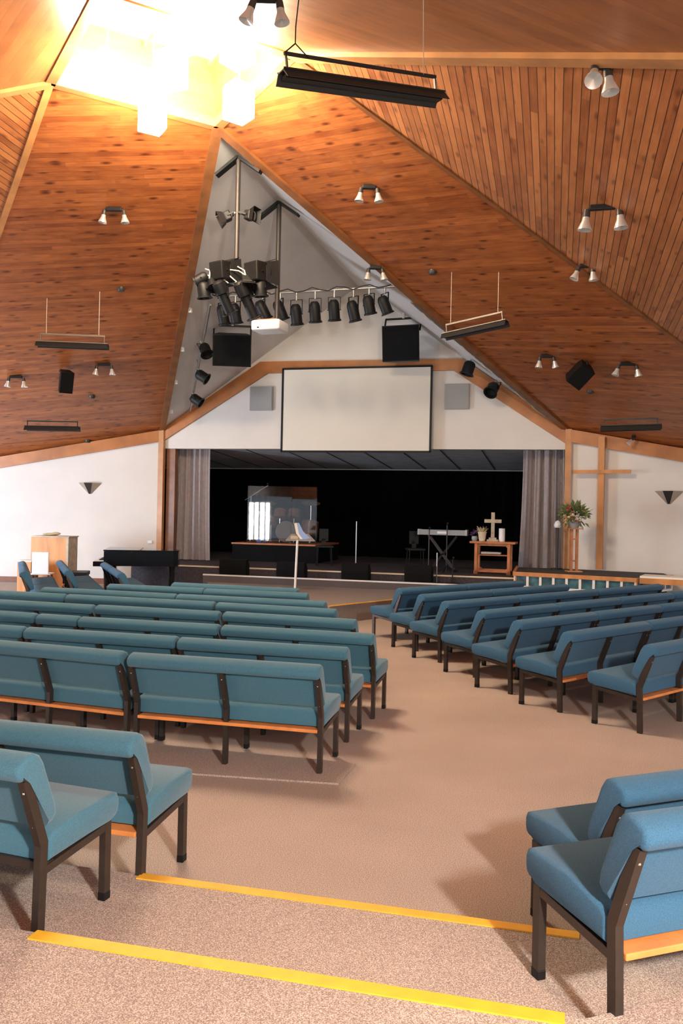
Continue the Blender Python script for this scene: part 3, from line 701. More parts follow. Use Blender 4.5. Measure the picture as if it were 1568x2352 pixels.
# cluster around the nearer pole
pc = V((p1.x, p1.y, z_ring)); D1 = depth_of(p1)
t = thing('lighting_cross', 'steel cross frame on the nearer pole carrying clustered stage lights', 'lighting frame', pc)
mb = MB(); c = pc
for a, b in (((450, 655), (608, 632)), ((470, 632), (590, 668)), ((462, 640), (605, 640))): mb.cyl(dep(*a, D1)-c, dep(*b, D1+.0)-c, .02, n=8)
mb.build('tube', 'chrome', t, 40)
mb = MB()
rnd = random.Random(3)
for i in range(6):
    a = dep(500+rnd.uniform(-30, 60), 605+rnd.uniform(0, 15), D1-.1)-c; b = dep(480+i*22, 650, D1-.15)-c; m_ = (a+b)/2+V((rnd.uniform(-.1, .1), 0, .06)); mb.tube([a, m_, b], .009, 6)
mb.build('cable', 'cream', t)
mb = MB(); mb.cyl((0, 0, -.07), (0, 0, .1), .06); mb.build('hub', 'steel', t, 40)
clus = [((505, 622), (505, 640), (.35, .9, .12), 'flood', 'black box floodlight on top left of the light cluster', .26, .13), ((586, 625), (586, 640), (.45, .9, .05), 'flood', 'black box floodlight on top right of the light cluster', .28, .14),
 ((463, 640), (470, 640), (-.8, -.2, -.5), 'par', 'black can light at the far left of the light cluster', .2, .08), ((468, 666), (470, 645), (.1, .1, -1), 'par', 'short can light with chrome back, lower left of the light cluster', .22, .09),
 ((513, 682), (511, 648), (.28, .5, -.9), 'long', 'long black spotlight with chrome back, left centre under the light cluster', .48, .10), ((566, 688), (556, 645), (.30, .5, -.9), 'long', 'long black spotlight with chrome back, right centre under the light cluster', .55, .10),
 ((598, 662), (598, 640), (.05, .1, -1), 'par', 'short can light with chrome back, lower right of the light cluster', .22, .09), ((487, 652), (490, 640), (.3, -.4, -.6), 'par', 'small can light at the left inside of the light cluster', .2, .07), ((568, 648), (570, 640), (.2, -.4, -.6), 'flood', 'small box light at the right inside of the light cluster', .2, .08)]
for a, h, aim, stl, lb, L_, R_ in clus:
    par(dep(*a, D1-.12), dep(*h, D1), aim, lb, L_, R_, 'stage lights in the cluster', stl)
for a, aim, lb in (((522, 497), (-.7, -.3, -.4), 'small floodlight on the left of the nearer pole, halfway up'), ((572, 495), (.9, -.2, -.1), 'small floodlight on the right of the nearer pole, halfway up')):
    par(dep(*a, D1), dep(543, 488, D1), aim, lb, .15, .07, 'pair of floodlights on the pole', 'flood')
# bar down the left slope with three lights
p0_ = V((-1.80, 5.55, 5.78)); nrmL = (Ap-F2).cross(P-F2).normalized(); nrmL = nrmL if nrmL.z < 0 else -nrmL
def TL(x, y): return pln(x, y, nrmL, nrmL.dot(F2))
nrmR = (Ap-F2).cross(Pr-F2).normalized(); nrmR = nrmR if nrmR.z < 0 else -nrmR
def TRt(x, y): return pln(x, y, nrmR, nrmR.dot(F2))
a, b = TL(476, 690)+nrmL*.10, TL(432, 935)+nrmL*.10; c = (a+b)/2
t = thing('lighting_bar', 'thin steel bar running down the left white slope beside three lights', 'lighting bar', c)
mb = MB(); mb.cyl(a-c, b-c, .025, n=10); mb.build('tube', 'steel', t, 40)
mb = MB()
for s_ in (.1, .5, .9): q = a+(b-a)*s_-c; mb.cyl(q, q-nrmL*.10, .015)
mb.build('standoff', 'steel', t)
for x, y, aim, lb in ((455, 790, (.5, -.4, -.8), 'black can light, uppermost of three down the left white slope'), (448, 852, (.9, .1, -.55), 'black can light, middle of three down the left white slope'), (436, 908, (.9, .1, -.6), 'black can light, lowest of three down the left white slope')):
    q = TL(x, y-15); par(q+nrmL*.28+V((0, 0, -.02)), q+nrmL*.10, aim, lb, .26, .11, 'stage lights on the left slope')
rc = lambda s_: Pr+(F2-Pr)*s_+(Ap-F2).normalized()*.34+nrmR*.06
a, b = rc(.56), rc(.09); c = (a+b)/2
t = thing('lighting_bar', 'steel conduit running down the right white slope beside two lights', 'lighting bar', c)
mb = MB(); mb.cyl(a-c, b-c, .03, n=10); mb.build('tube', 'steel', t, 40)
mb = MB(); mb.tube([a-c+(b-a)*(i/20)+V((.0, 0, .03*math.sin(i*2.3)-.03)) for i in range(21)], .009, 6); mb.build('cable', 'cream', t)
for x, y, hx, hy, aim, lb in ((1076, 845, 1082, 826, (-.3, -.1, -1), 'black can light under the right white slope, upper of two'), (1131, 893, 1140, 872, (-.25, -.6, -.6), 'black can light under the right white slope, lower of two')):
    q = TRt(hx, hy); par(dep(x, y, depth_of(q)-.2), q, aim, lb, .28, .125, 'stage lights on the right slope')

# small white sockets beside the left white edge
for i, (x, y) in enumerate(((430, 710), (413, 800), (398, 875), (388, 943))):
    p = TL(x+3, y)+nrmL*.03; mb = MB(); mb.box((0, 0, 0), (.09, .07, .09), bevel=.01); tag(mb.build('wall_socket', 'plastic', None, False, p), 'small white socket on the left white slope, %s down the dark fascia' % ['first', 'second', 'third', 'fourth'][i], 'socket', 'white sockets on the left slope')

# ------------------------------------------------------------------ wall lights
def sconce(px, py, wallp, walld, label, w=.56, h=.26):
    n = V((walld.y, -walld.x, 0)).normalized(); n = n if n.y < 0 else -n
    p = pln(px, py, n, n.dot(wallp)); t = thing('wall_sconce', label, 'wall light', p, math.atan2(walld.y, walld.x) if walld.x > 0 else math.atan2(-walld.y, -walld.x), 'inverted half-pyramid wall lights')
    top = [(-w/2, 0, h/2), (-w*.18, -.20, h/2), (w*.18, -.20, h/2), (w/2, 0, h/2)]; bot = [(-.035, 0, -h/2), (-.02, -.03, -h/2), (.02, -.03, -h/2), (.035, 0, -h/2)]
    for i, m in ((0, 'sconce_l'), (1, 'sconce_d'), (2, 'sconce_l')):
        mb = MB(); q = [V(top[i]), V(top[i+1]), V(bot[i+1]), V(bot[i])]; nr = (q[1]-q[0]).cross(q[2]-q[0]).normalized()
        nr = nr if nr.y < 0 else -nr
        mb.prism(q, nr*-.006); mb.build('shade_panel', m, t)
    mb = MB(); mb.prism([V((-.035, 0, -h/2)), V((-.02, -.03, -h/2)), V((.02, -.03, -h/2)), V((.035, 0, -h/2))], (0, 0, .01)); mb.build('base_cap', 'sconce_d', t)
sconce(207, 1122, P, wl, 'dark wedge-shaped wall light on the left white wall')
sconce(1536, 1143, Pr, wr, 'dark wedge-shaped wall light on the right white wall beyond the cross')

# socket plate, right wall bits
p = pln(345, 1245, (wl.y, -wl.x, 0), V((wl.y, -wl.x, 0)).dot(P)); mb = MB(); mb.box((0, -.015, 0), (.12, .03, .07), bevel=.006); tag(mb.build('wall_switch', 'plastic', None, False, p), 'white switch plate on the left wall above the piano', 'switch')

# ------------------------------------------------------------------ tall cross on the right wall
n = V((wr.y, -wr.x, 0)); n = n if n.y < 0 else -n
cb_, ct_ = pln(1376, 1306, n, n.dot(Pr+n*.14)), pln(1383, 1003, n, n.dot(Pr+n*.14))
t = thing('wall_cross', 'tall slim wooden cross standing against the right white wall', 'cross', (cb_.x, cb_.y, .765), math.atan2(wr.y, wr.x))
mb = MB(); mb.box((0, 0, (ct_.z-.765)/2), (.13, .10, ct_.z-.765)); mb.build('upright', 'wood', t)
cl, cr_ = pln(1316, 1086, n, n.dot(Pr+n*.20)), pln(1448, 1081, n, n.dot(Pr+n*.20))
zc = (cl.z+cr_.z)/2-.765; w = (cr_-cl).length
mb = MB(); mb.box((.02, -.075, zc), (w, .05, .075)); mb.build('crossbar', 'wood', t)

# ------------------------------------------------------------------ right teal-panelled platform
pts = [V((3.79, 7.55, 0)), V((5.99, 6.96, 0)), V((6.75, 8.36, 0)), V((6.70, 9.22, 0)), V((4.86, 9.60, 0)), V((3.75, 9.60, 0))]
cen = V((5.2, 8.4, 0))
t = thing('display_platform', 'low dark-topped platform with wooden edge and teal glass panels beneath the cross', 'platform', (cen.x, cen.y, 0))
mb = MB(); mb.prism([p-cen+V((0, 0, .715)) for p in [cen+(p-cen)*.985 for p in pts]], (0, 0, .028)); mb.build('top_carpet', 'dark_carpet', t)
mb = MB(); mb.prism([(cen+(p-cen)*.975)-cen+V((0, 0, .49)) for p in pts], (0, 0, .22)); mb.build('teal_panel', 'teal', t)
mb = MB(); mb.prism([(cen+(p-cen)*.94)-cen for p in pts], (0, 0, .485)); mb.build('plinth', 'black_matte', t)
for a, b, nn_ in ((pts[0], pts[1], 9), (pts[1], pts[2], 5), (pts[5], pts[0], 4)):
    mb = MB(); mb.bar(a-cen+V((0, 0, .735)), b-cen+V((0, 0, .735)), .05, .075); mb.build('edge_board', 'wood', t)
    mb = MB(); a2, b2 = cen+(a-cen)*.985, cen+(b-cen)*.985; mb.bar(a2-cen+V((0, 0, .49)), b2-cen+V((0, 0, .49)), .06, .04); mb.build('lower_rail', 'whitestrip', t)
    for i in range(nn_+1):
        q = a2+(b2-a2)*(i/nn_)-cen
        mb = MB(); mb.bar(q+V((0, 0, .49)), q+V((0, 0, .71)), .045, .045, (b-a).normalized()); mb.build('mullion', 'whitestrip' if i else 'wood', t)
# wooden ledge at the right of it
p = dep(1500, 1325, 15.5)
t = thing('side_table', 'low wooden table with pale top at the right edge below the wall light', 'table', (p.x+.45, p.y-.1, 0), math.radians(-13))
mb = MB(); mb.box((0, 0, p.z), (1.3, .6, .05), bevel=.005); mb.build('tabletop', 'paper', t)
mb = MB(); mb.box((0, -.3, p.z-.06), (1.3, .03, .10)); mb.build('apron', 'wood', t)
for x in (-.55, .55):
    for y in (-.24, .24):
        mb = MB(); mb.box((x, y, (p.z-.03)/2), (.07, .07, p.z-.03)); mb.build('leg', 'baseboard', t)

# flower stand + arrangement
b = dep(1317, 1309, 17.5); b.z = .745
t = thing('flower_stand', 'slim tall wooden stand with two posts on the dark platform', 'stand', (b.x, b.y, .745), HEAD)
h = dep(1317, 1213, depth_of(b)).z-.745
mb = MB(); mb.box((0, 0, .012), (.30, .26, .024), bevel=.004); mb.build('base', 'wood', t)
for x in (-.055, .055):
    mb = MB(); mb.box((x, 0, h/2), (.05, .05, h-.03)); mb.build('post', 'wood_red', t)
mb = MB(); mb.box((0, 0, h-.01), (.26, .24, .022)); mb.build('top', 'wood', t)
for zz in (.25, .75):
    mb = MB(); mb.box((0, 0, h*zz), (.07, .03, .03)); mb.build('crosspiece', 'wood_red', t)
t = thing('flower_arrangement', 'mixed red and green flowers in a pale pot on the slim wooden stand', 'flowers', (b.x, b.y, .745+h), 0)
mb = MB(); mb.lathe([(0, 0), (.07, 0), (.115, .08), (.13, .15), (.115, .155), (.10, .09), (0, .08)], n=16); mb.build('pot', 'grey', t, 40)
rnd = random.Random(5)
def leafcloud(mb, cnt, c, rad, size, flat=1.0, up=.5):
    for i in range(cnt):
        d = V((rnd.gauss(0, 1), rnd.gauss(0, 1), rnd.gauss(up, .8))).normalized(); p = V(c)+V((d.x*rad[0], d.y*rad[1], d.z*rad[2]))*rnd.uniform(.35, 1)
        s_ = size*rnd.uniform(.6, 1.3); q = d.to_track_quat('X', 'Z').to_matrix() @ Matrix.Rotation(rnd.uniform(-1, 1), 3, 'X')
        vs_ = [mb.bm.verts.new(p+q @ V(a)*s_) for a in ((0, 0, 0), (.5, .22, .05), (1, 0, -.08), (.5, -.22, .05))]; mb.bm.faces.new(vs_)
mb = MB(); leafcloud(mb, 260, (0, 0, .26), (.27, .22, .22), .13)
for i in range(9):
    d = V((rnd.uniform(-.4, .4), rnd.uniform(-.2, .2), rnd.uniform(.15, .5))); mb.tube([(0, 0, .1), V((0, 0, .15))+d*.6, V((0, 0, .1))+d*1.05], .004, 5)
mb.build('foliage', 'leaf', t)
mb = MB()
for i in range(26):
    d = V((rnd.gauss(0, 1), rnd.gauss(0, 1), rnd.gauss(.5, .8))).normalized(); mb.sphere(V((0, 0, .27))+V((d.x*.23, d.y*.2, d.z*.20)), rnd.uniform(.018, .034), 1)
mb.build('red_bloom', 'flower_r', t)
mb = MB()
for i in range(34):
    d = V((rnd.gauss(-.3, 1), rnd.gauss(-.3, 1), rnd.gauss(.1, .7))).normalized(); mb.sphere(V((0, 0, .24))+V((d.x*.24, d.y*.2, d.z*.18)), rnd.uniform(.02, .036), 1)
mb.build('cream_bloom', 'flower_y', t)

# ------------------------------------------------------------------ stage curtains and backdrop
def curtain(name, label, m, x0, x1, y, z0, z1_, amp, waves, cat='curtain', flare=0.0, ph=0):
    mb = MB(); nx, nz = int(waves*14), 8; grid = []
    rn_ = random.Random(int(waves*10)+3)
    jit = [rn_.uniform(-.35, .35) for _ in range(nx+1)]
    for j in range(nz+1):
        v = j/nz; row = []
        for i in range(nx+1):
            u = i/nx; a = u*waves*2*math.pi + ph + .5*math.sin(u*9) + jit[i]*.25
            w = amp*(.55+.45*(1-v)) * math.sin(a) + amp*.3*math.sin(a*2.3+1)
            x = x0+(x1-x0)*u; x += flare*(1-v)**2*(u-.5)*2*.5
            row.append(mb.bm.verts.new((x, y+w, z0+(z1_-z0)*v)))
        grid.append(row)
    for j in range(nz):
        for i in range(nx): mb.bm.faces.new((grid[j][i], grid[j][i+1], grid[j+1][i+1], grid[j+1][i]))
    g = bmesh.ops.solidify(mb.bm, geom=mb.bm.faces[:], thickness=.012)
    return tag(mb.build(name, m, None, 60), label, cat, 'stage curtains' if cat == 'curtain' else None)
a = ony(398, 1287, 10.15); b_ = ony(476, 1287, 10.15)
curtain('stage_curtain', 'taupe pleated curtain drawn to the left side of the stage', 'curtain', a.x, b_.x, 10.2, .61, 3.36, .07, 5, flare=.1)
a = ony(1196, 1300, 10.15); b_ = ony(1297, 1300, 10.15)
curtain('stage_curtain', 'taupe pleated curtain drawn to the right side of the stage', 'curtain', a.x, b_.x+.05, 10.2, .61, 3.36, .11, 5, flare=.15, ph=1)
curtain('backdrop_curtain', 'black drape across the back of the stage', 'velvet', -8.3, 5.8, 14.55, .61, 3.02, .05, 34, cat='backdrop')
t = thing('curtain_rail', 'thin pale rail along the top of the black stage drape', 'rail', (-1.2, 14.45, 3.06))
mb = MB(); mb.box((0, 0, 0), (14, .05, .03)); mb.build('track', 'grey', t)

# ------------------------------------------------------------------ drum riser, shield and kit
Yr = 10.6
a, b_ = ony(531, 1247, Yr), ony(731, 1250, Yr); zr = (a.z+b_.z)/2; cx = (a.x+b_.x)/2; w = b_.x-a.x
t = thing('drum_riser', 'dark raised drum platform with an orange front edge at the back left of the stage', 'riser', (cx, Yr, .60))
mb = MB(); mb.box((0, 1.0, (zr-.6)/2-.02), (w*.98, 1.96, zr-.6-.04)); mb.build('base', 'black_matte', t)
mb = MB(); mb.box((0, 1.0, zr-.62), (w, 2.0, .04), bevel=.004); mb.build('top_board', 'wood_red', t)
t = thing('drum_shield', 'clear acrylic drum screen of upright panels on the drum riser', 'screen', (cx, Yr+.12, zr))
sh = dep(650, 1118, depth_of((cx, Yr, 2))).z-zr
xs = [ony(p_, 1200, Yr+.1).x-cx for p_ in (566, 608, 668, 722)]
for i in range(3):
    y0, y1 = (0, 0, 0, .14)[i], (0, 0, 0, .14)[i+1]
    mb = MB(); q0, q1 = V((xs[i]+.01, y0, .01)), V((xs[i+1]-.01, y1, .01)); mb.prism([q0, q1, q1+V((0, 0, sh)), q0+V((0, 0, sh))], (0, .008, 0)); mb.build('acrylic_panel', 'acrylic', t)
    mb = MB(); mb.bar(q1+V((.01, .004, 0)), q1+V((.01, .004, sh)), .012, .014); mb.build('hinge_strip', 'acrylic', t)
t = thing('drum_kit', 'small drum kit with toms and cymbals behind the clear acrylic screen', 'drums', (cx+.05, Yr+.95, zr))
mb = MB(); mb.cyl((0, -.22, .28), (0, .2, .28), .27, n=24); mb.build('bass_drum', 'drum', t, 40)
mb = MB(); mb.cyl((0, -.235, .28), (0, -.22, .28), .265, n=24); mb.build('drum_head', 'drumhead', t, 40)
for x, y, z, r_, h_, nm_ in ((-.2, -.1, .72, .15, .2, 'tom'), (.17, -.1, .72, .16, .2, 'tom'), (-.5, .1, .52, .18, .15, 'snare'), (.52, .12, .35, .22, .36, 'floor_tom')):
    mb = MB(); mb.cyl((x, y-.04, z-h_/2), (x, y+.04, z+h_/2), r_, n=20); dr = mb.build(nm_, 'drum', t, 40)
    mb = MB(); mb.cyl((x, y+.04, z+h_/2), (x, y+.042, z+h_/2+.008), r_*.99, n=20); mb.build('drum_head', 'drumhead', dr, 40)
    mb = MB(); mb.cyl((x, y, 0.01), (x, y, z-h_/2), .014); mb.build('stand_leg', 'chrome', t)
for x, y, z, r_ in ((-.62, .15, 1.0, .22), (.55, .1, 1.02, .24), (-.72, .0, .75, .18)):
    mb = MB(); mb.lathe([(0, .02), (.04, .018), (r_, -.01), (r_, -.014), (.04, .01)], (x, y, z), (.1, -.25, 1), 20); mb.build('cymbal', 'cymbal', t, 40)
    mb = MB(); mb.tube([(x, y, .01), (x, y, z)], .012); mb.build('cymbal_stand', 'chrome', t)
mb = MB(); mb.box((-.62, -.45, .06), (.12, .1, .14), bevel=.02); mb.box((-.45, -.5, .10), (.10, .1, .2), bevel=.02); tag(mb.build('stick_bag', 'blue', t), 'small pair of blue bags on the drum riser left of the kit', 'bag')
# boom mic stand left of the kit
p = V((ony(574, 1250, Yr+.5).x, Yr+.5, zr))
def micstand(p, h, label, boom=None, m='steel', base='tripod', mic=True, group='microphone stands'):
    t = thing('microphone_stand', label, 'stand', p, 0, group)
    mb = MB()
    if base == 'tripod':
        for k_ in range(3): a_ = k_*2.094+.4; mb.cyl((0, 0, .14), (.26*math.cos(a_), .26*math.sin(a_), .012), .010, n=6)
    else: mb.cyl((0, 0, 0), (0, 0, .02), .14, n=20)
    mb.build('base', 'black', t)
    mb = MB(); mb.cyl((0, 0, .01), (0, 0, h), .0125, n=8); mb.build('shaft', m, t)
    if boom:
        mb = MB(); mb.tube([V((0, 0, h))-V(boom)*.35, V((0, 0, h)), V((0, 0, h))+V(boom)], .009); mb.build('boom', m, t)
    if mic:
        e = V((0, 0, h))+(V(boom) if boom else V((0, 0, 0))); mb = MB(); mb.cyl(e, e+V((.02, -.09, .03)), .014, .022); mb.sphere(e+V((.024, -.105, .035)), .026, 1); mb.build('microphone', 'black', t)
micstand(p, 1.15, 'boom microphone stand at the left end of the drum screen', (.45, 0, .28))

# ------------------------------------------------------------------ floor monitors on the step
for i, (x0, x1, yt, yb) in enumerate(((506, 570, 1283, 1322), (636, 704, 1290, 1326), (784, 850, 1293, 1332), (928, 994, 1297, 1338))):
    y_ = 7.95; a, b_ = ony(x0, yb, y_), ony(x1, yb, y_); zt_ = ony((x0+x1)/2, yt, y_+.15).z
    c = V(((a.x+b_.x)/2, 7.85, .452)); w = (b_.x-a.x)*.94; h = zt_-.452
    t = thing('stage_monitor', 'black wedge floor monitor on the stage edge, %s from the left' % nm[i], 'speaker', c, math.radians((2, 1, -1, -2)[i]), 'floor monitors along the stage edge')
    mb = MB(); mb.profile_x([(0, 0), (.225, 0), (.235, h*.62), (.12, h), (.0, h*.97), (-.03, h*.5)], -w/2, w/2, .012); mb.build('cabinet', 'black_matte', t)
    mb = MB(); mb.prism([V((-w*.45, .235, h*.66)), V((w*.45, .235, h*.66)), V((w*.45, .135, h*.985)), V((-w*.45, .135, h*.985))], V((0, .012, .008))); mb.build('grille', 'black', t)

# ------------------------------------------------------------------ white music stand with sheets in front
p = onz(676, 1345, .30); p = dep(677, 1345, 16.2); p.z = .30
t = thing('music_stand', 'slim white music stand on the low grey platform', 'stand', p, HEAD)
D = depth_of(p); ht = dep(681, 1240, D).z-.30
mb = MB(); mb.cyl((0, 0, .012), (.03, 0, ht), .022, n=10); mb.build('pole', 'whitestrip', t, 40)
mb = MB(); mb.cyl((0, 0, 0), (0, 0, .015), .16, n=20); mb.build('base', 'whitestrip', t, 40)
mb = MB(); mb.prism([(-.19, -.02, ht-.02), (.36, -.02, ht-.02), (.22, .24, ht+.10), (-.10, .24, ht+.10)], (0, 0, .012)); mb.build('desk', 'grey', t)
for i, (m, x0, zz) in enumerate((('paper', .02, 0), ('paper_y', .05, .004), ('paper_b', .07, -.004))):
    mb = MB(); mb.prism([(x0-.06, .03+zz, ht+.30), (x0-.02, .03+zz, ht+.32), (x0+.06, .03+zz, ht+.16), (x0+.20, .03+zz, ht+.03), (x0+.06, .03+zz, ht+.01), (x0-.02, .03+zz, ht+.12)], (0, .003, 0))
    tag(mb.build('sheet_music', m, None, False, None), ['curling white sheet on the white music stand', 'yellow sheet in front on the white music stand', 'blue-edged sheet behind on the white music stand'][i], 'sheet', 'sheets on the white music stand').matrix_world = Matrix.Translation(p) @ Matrix.Rotation(HEAD, 4, 'Z')
mb = MB(); mb.box((-.03, .08, ht+.045), (.14, .10, .02), Matrix.Rotation(.4, 3, 'X')); o = tag(mb.build('notebook', 'cream', None, False, None), 'small cream notebook lying on the white music stand desk', 'book'); o.matrix_world = Matrix.Translation(p) @ Matrix.Rotation(HEAD, 4, 'Z')

# stands and dark bits on stage
def on_stage(px, Y): return V((ony(px, 1290, Y).x, Y, .60))
micstand(on_stage(817, 9.2), 1.05, 'plain upright microphone stand at the centre of the stage', None, 'steel', 'round', False)
micstand(on_stage(984, 9.0), .92, 'upright microphone stand left of the keyboard', None, 'sconce_d')
micstand(on_stage(1025, 9.2), 1.02, 'upright microphone stand in front of the keyboard', None, 'sconce_d')
t_ = V((ony(1003, 1300, 7.95).x, 7.95, .45)); micstand(t_, .62, 'short bright-topped stand at the stage edge right of the monitors', None, 'chrome', 'round', False)
t_ = V((ony(1040, 1300, 8.0).x, 7.96, .45)); micstand(t_, .50, 'short dark stand at the stage edge below the keyboard', None, 'black', 'round', True)
for px, lb in ((744, 'dark chair with low back beside the drum riser'), (953, 'dark chair with low back left of the keyboard')):
    p = on_stage(px, 10.0); t = thing('stage_chair', lb, 'chair', p, math.radians(20), 'dark chairs on stage')
    mb = MB(); mb.box((0, 0, .44), (.4, .4, .05), bevel=.01); mb.build('seat', 'black', t)
    mb = MB(); mb.box((0, .19, .70), (.22, .03, .30), bevel=.01); mb.box((0, .19, .52), (.1, .03, .2)); mb.build('backrest', 'black', t)
    for x in (-.17, .17):
        for y in (-.17, .17): mb = MB(); mb.cyl((x, y, 0), (x*.9, y*.9, .43), .012, n=8); mb.build('leg', 'black', t)

# ------------------------------------------------------------------ keyboard on X stand
Yk = 9.5; a, b_ = ony(962, 1222, Yk), ony(1074, 1224, Yk); zk = (a.z+b_.z)/2; c = V(((a.x+b_.x)/2, Yk, 0)); w = b_.x-a.x
t = thing('keyboard_stand', 'black folding X-shaped stand under the electric keyboard', 'stand', (c.x, c.y, .60))
hk = zk-.6-.06
for y in (-.12, .12):
    mb = MB(); mb.bar((-.30, y, hk-.02), (.26, y, .03), .03, .03, (0, 1, 0)); mb.build('cross_leg', 'sconce_d', t); mb = MB(); mb.bar((.30, y, hk-.02), (-.26, y, .03), .03, .03, (0, 1, 0)); mb.build('cross_leg', 'black', t)
for x in (-.27, .27): mb = MB(); mb.bar((x, -.2, .02), (x, .2, .02), .035, .035); mb.build('foot', 'black', t)
for x in (-.30, .30): mb = MB(); mb.bar((x, -.18, hk-.015), (x, .18, hk-.015), .03, .03); mb.build('support_bar', 'black', t)
t = thing('electric_keyboard', 'grey electric keyboard standing on an X-shaped stand on the stage', 'keyboard', (c.x, c.y, zk-.06), math.radians(180))
mb = MB(); mb.profile_x([(-.16, 0.005), (.16, .005), (.16, .12), (.02, .10), (-.16, .06)], -w/2, w/2, .008); mb.build('body', 'keyb', t)
mb = MB(); mb.box((0, -.09, .078), (w*.86, .13, .02)); ky = mb.build('white_keys', 'plastic', t)
mb = MB()
for i in range(36):
    if i % 7 not in (2, 6): mb.box((-w*.42+i*w*.84/36+.012, -.06, .092), (.012, .08, .012))
mb.build('black_keys', 'black', ky)
for x in (-w/2+.02, w/2-.02): mb = MB(); mb.box((x, .0, .065), (.05, .33, .13), bevel=.006); mb.build('end_cheek', 'steel', t)
mb = MB(); mb.box((0, .161, .06), (.22, .006, .05)); mb.build('rear_panel', 'plastic', t)

# ------------------------------------------------------------------ communion table with cross, vase, candle
Yt = 9.3; a, b_ = ony(1082, 1245, Yt), ony(1186, 1247, Yt); zt_ = (a.z+b_.z)/2; c = V(((a.x+b_.x)/2, Yt, .60)); w = b_.x-a.x; ht = zt_-.6
t = thing('communion_table', 'open-framed reddish wooden table on the right of the stage', 'table', c, math.radians(-3))
mb = MB(); mb.box((0, 0, ht), (w, .55, .045), bevel=.008); mb.build('tabletop', 'wood_red', t)
for x in (-w*.36, w*.36):
    for y in (-.2, .2): mb = MB(); mb.bar((x, y, .0), (x, y, ht-.02), .08, .06, (1, 0, 0)); mb.build('leg', 'wood_red', t)
    mb = MB(); mb.bar((x, -.24, .035), (x, .24, .035), .08, .07); mb.build('foot', 'wood_red', t)
for y in (-.2, .2):
    mb = MB(); s_ = w*.36
    mb.prism([(-s_, y, .04), (s_, y, .04), (s_, y, .16), (s_*.75, y, .09), (-s_*.75, y, .09), (-s_, y, .16)], (0, .04, 0)); mb.build('lower_rail', 'wood_red', t)
    mb = MB(); mb.prism([(-s_, y, ht-.02), (s_, y, ht-.02), (s_, y, ht-.14), (s_*.8, y, ht-.07), (-s_*.8, y, ht-.07), (-s_, y, ht-.14)], (0, .04, 0)); mb.build('apron', 'wood_red', t)
mb = MB(); mb.box((0, 0, ht*.60), (w*.66, .38, .02)); mb.build('shelf', 'wood_red', t)
p = c+V((-.05, 0, ht*.60+.012)); mb = MB(); mb.box((0, 0, .03), (.42, .25, .05), bevel=.008); tag(mb.build('tray', 'steel', None, False, p), 'flat metal tray on the shelf inside the wooden stage table', 'tray')
zz = .6+ht+.023
cp = V((ony(1131, 1240, Yt).x, Yt, zz)); hc = ony(1131, 1177, Yt).z-zz
t = thing('table_cross', 'pale wooden cross on a stepped base standing on the stage table', 'cross', cp)
mb = MB(); mb.box((0, 0, .02), (.24, .16, .04)); mb.box((0, 0, .06), (.16, .11, .04)); mb.build('base', 'oak', t)
mb = MB(); mb.box((0, 0, .08+(hc-.08)/2), (.075, .05, hc-.08), bevel=.005); mb.build('upright', 'oak', t)
mb = MB(); mb.box((0, -.002, hc*.70), (.36, .054, .075), bevel=.005); mb.build('crossbar', 'oak', t)
vp = V((ony(1107, 1240, Yt).x, Yt-.02, zz))
t = thing('dried_arrangement', 'cream vase of dried stems left of the pale table cross', 'vase', vp)
mb = MB(); mb.lathe([(0, 0), (.06, 0), (.075, .05), (.085, .15), (.10, .20), (.09, .20), (.06, .05), (0, .04)], n=16); mb.build('vase', 'amber', t, 40)
mb = MB()
for i in range(40):
    a_ = rnd.uniform(0, 6.28); r_ = rnd.uniform(.02, .17); mb.tube([(0, 0, .1), (math.cos(a_)*r_*.5, math.sin(a_)*r_*.5, .20), (math.cos(a_)*r_, math.sin(a_)*r_, .22+rnd.uniform(.0, .10))], .004, 5)
mb.build('dried_stems', 'flower_y', t)
kp = V((ony(1152, 1240, Yt).x, Yt, zz)); t = thing('pillar_candle', 'white pillar candle right of the pale table cross', 'candle', kp)
mb = MB(); mb.cyl((0, 0, 0), (0, 0, .28), .065, n=20); mb.build('wax', 'plastic', t, 40); mb = MB(); mb.cyl((0, 0, .28), (0, 0, .31), .006, n=6); mb.build('wick', 'black', t)
gp = V((ony(1089, 1240, Yt).x, Yt+.05, zz)); t = thing('flower_bowl', 'small purple flowers in a glass bowl at the left end of the stage table', 'flowers', gp)
mb = MB(); mb.lathe([(0, 0), (.05, 0), (.07, .05), (.06, .10), (.055, .10), (.06, .05), (0, .01)], n=14); mb.build('bowl', 'keyb', t, 40)
mb = MB(); leafcloud(mb, 40, (0, 0, .12), (.09, .08, .08), .06); mb.build('petals', 'purple', t)
# small white holder on a post by the right curtain
p = V((ony(1280, 1210, 9.3).x, 9.3, .745)); hh = ony(1280, 1212, 9.3).z-.745
t = thing('holder_post', 'slim dark post with a small white holder in front of the right curtain', 'stand', p)
mb = MB(); mb.cyl((0, 0, 0), (0, 0, .02), .12, n=16); mb.build('base', 'black', t); mb = MB(); mb.cyl((0, 0, .02), (0, 0, hh), .03, n=10); mb.build('post', 'sconce_d', t)
mb = MB(); mb.lathe([(0, 0), (.06, 0), (.075, .03), (.075, .07), (.05, .12), (.02, .15), (0, .15)], (0, 0, hh), n=14); mb.build('holder', 'plastic', t, 40)

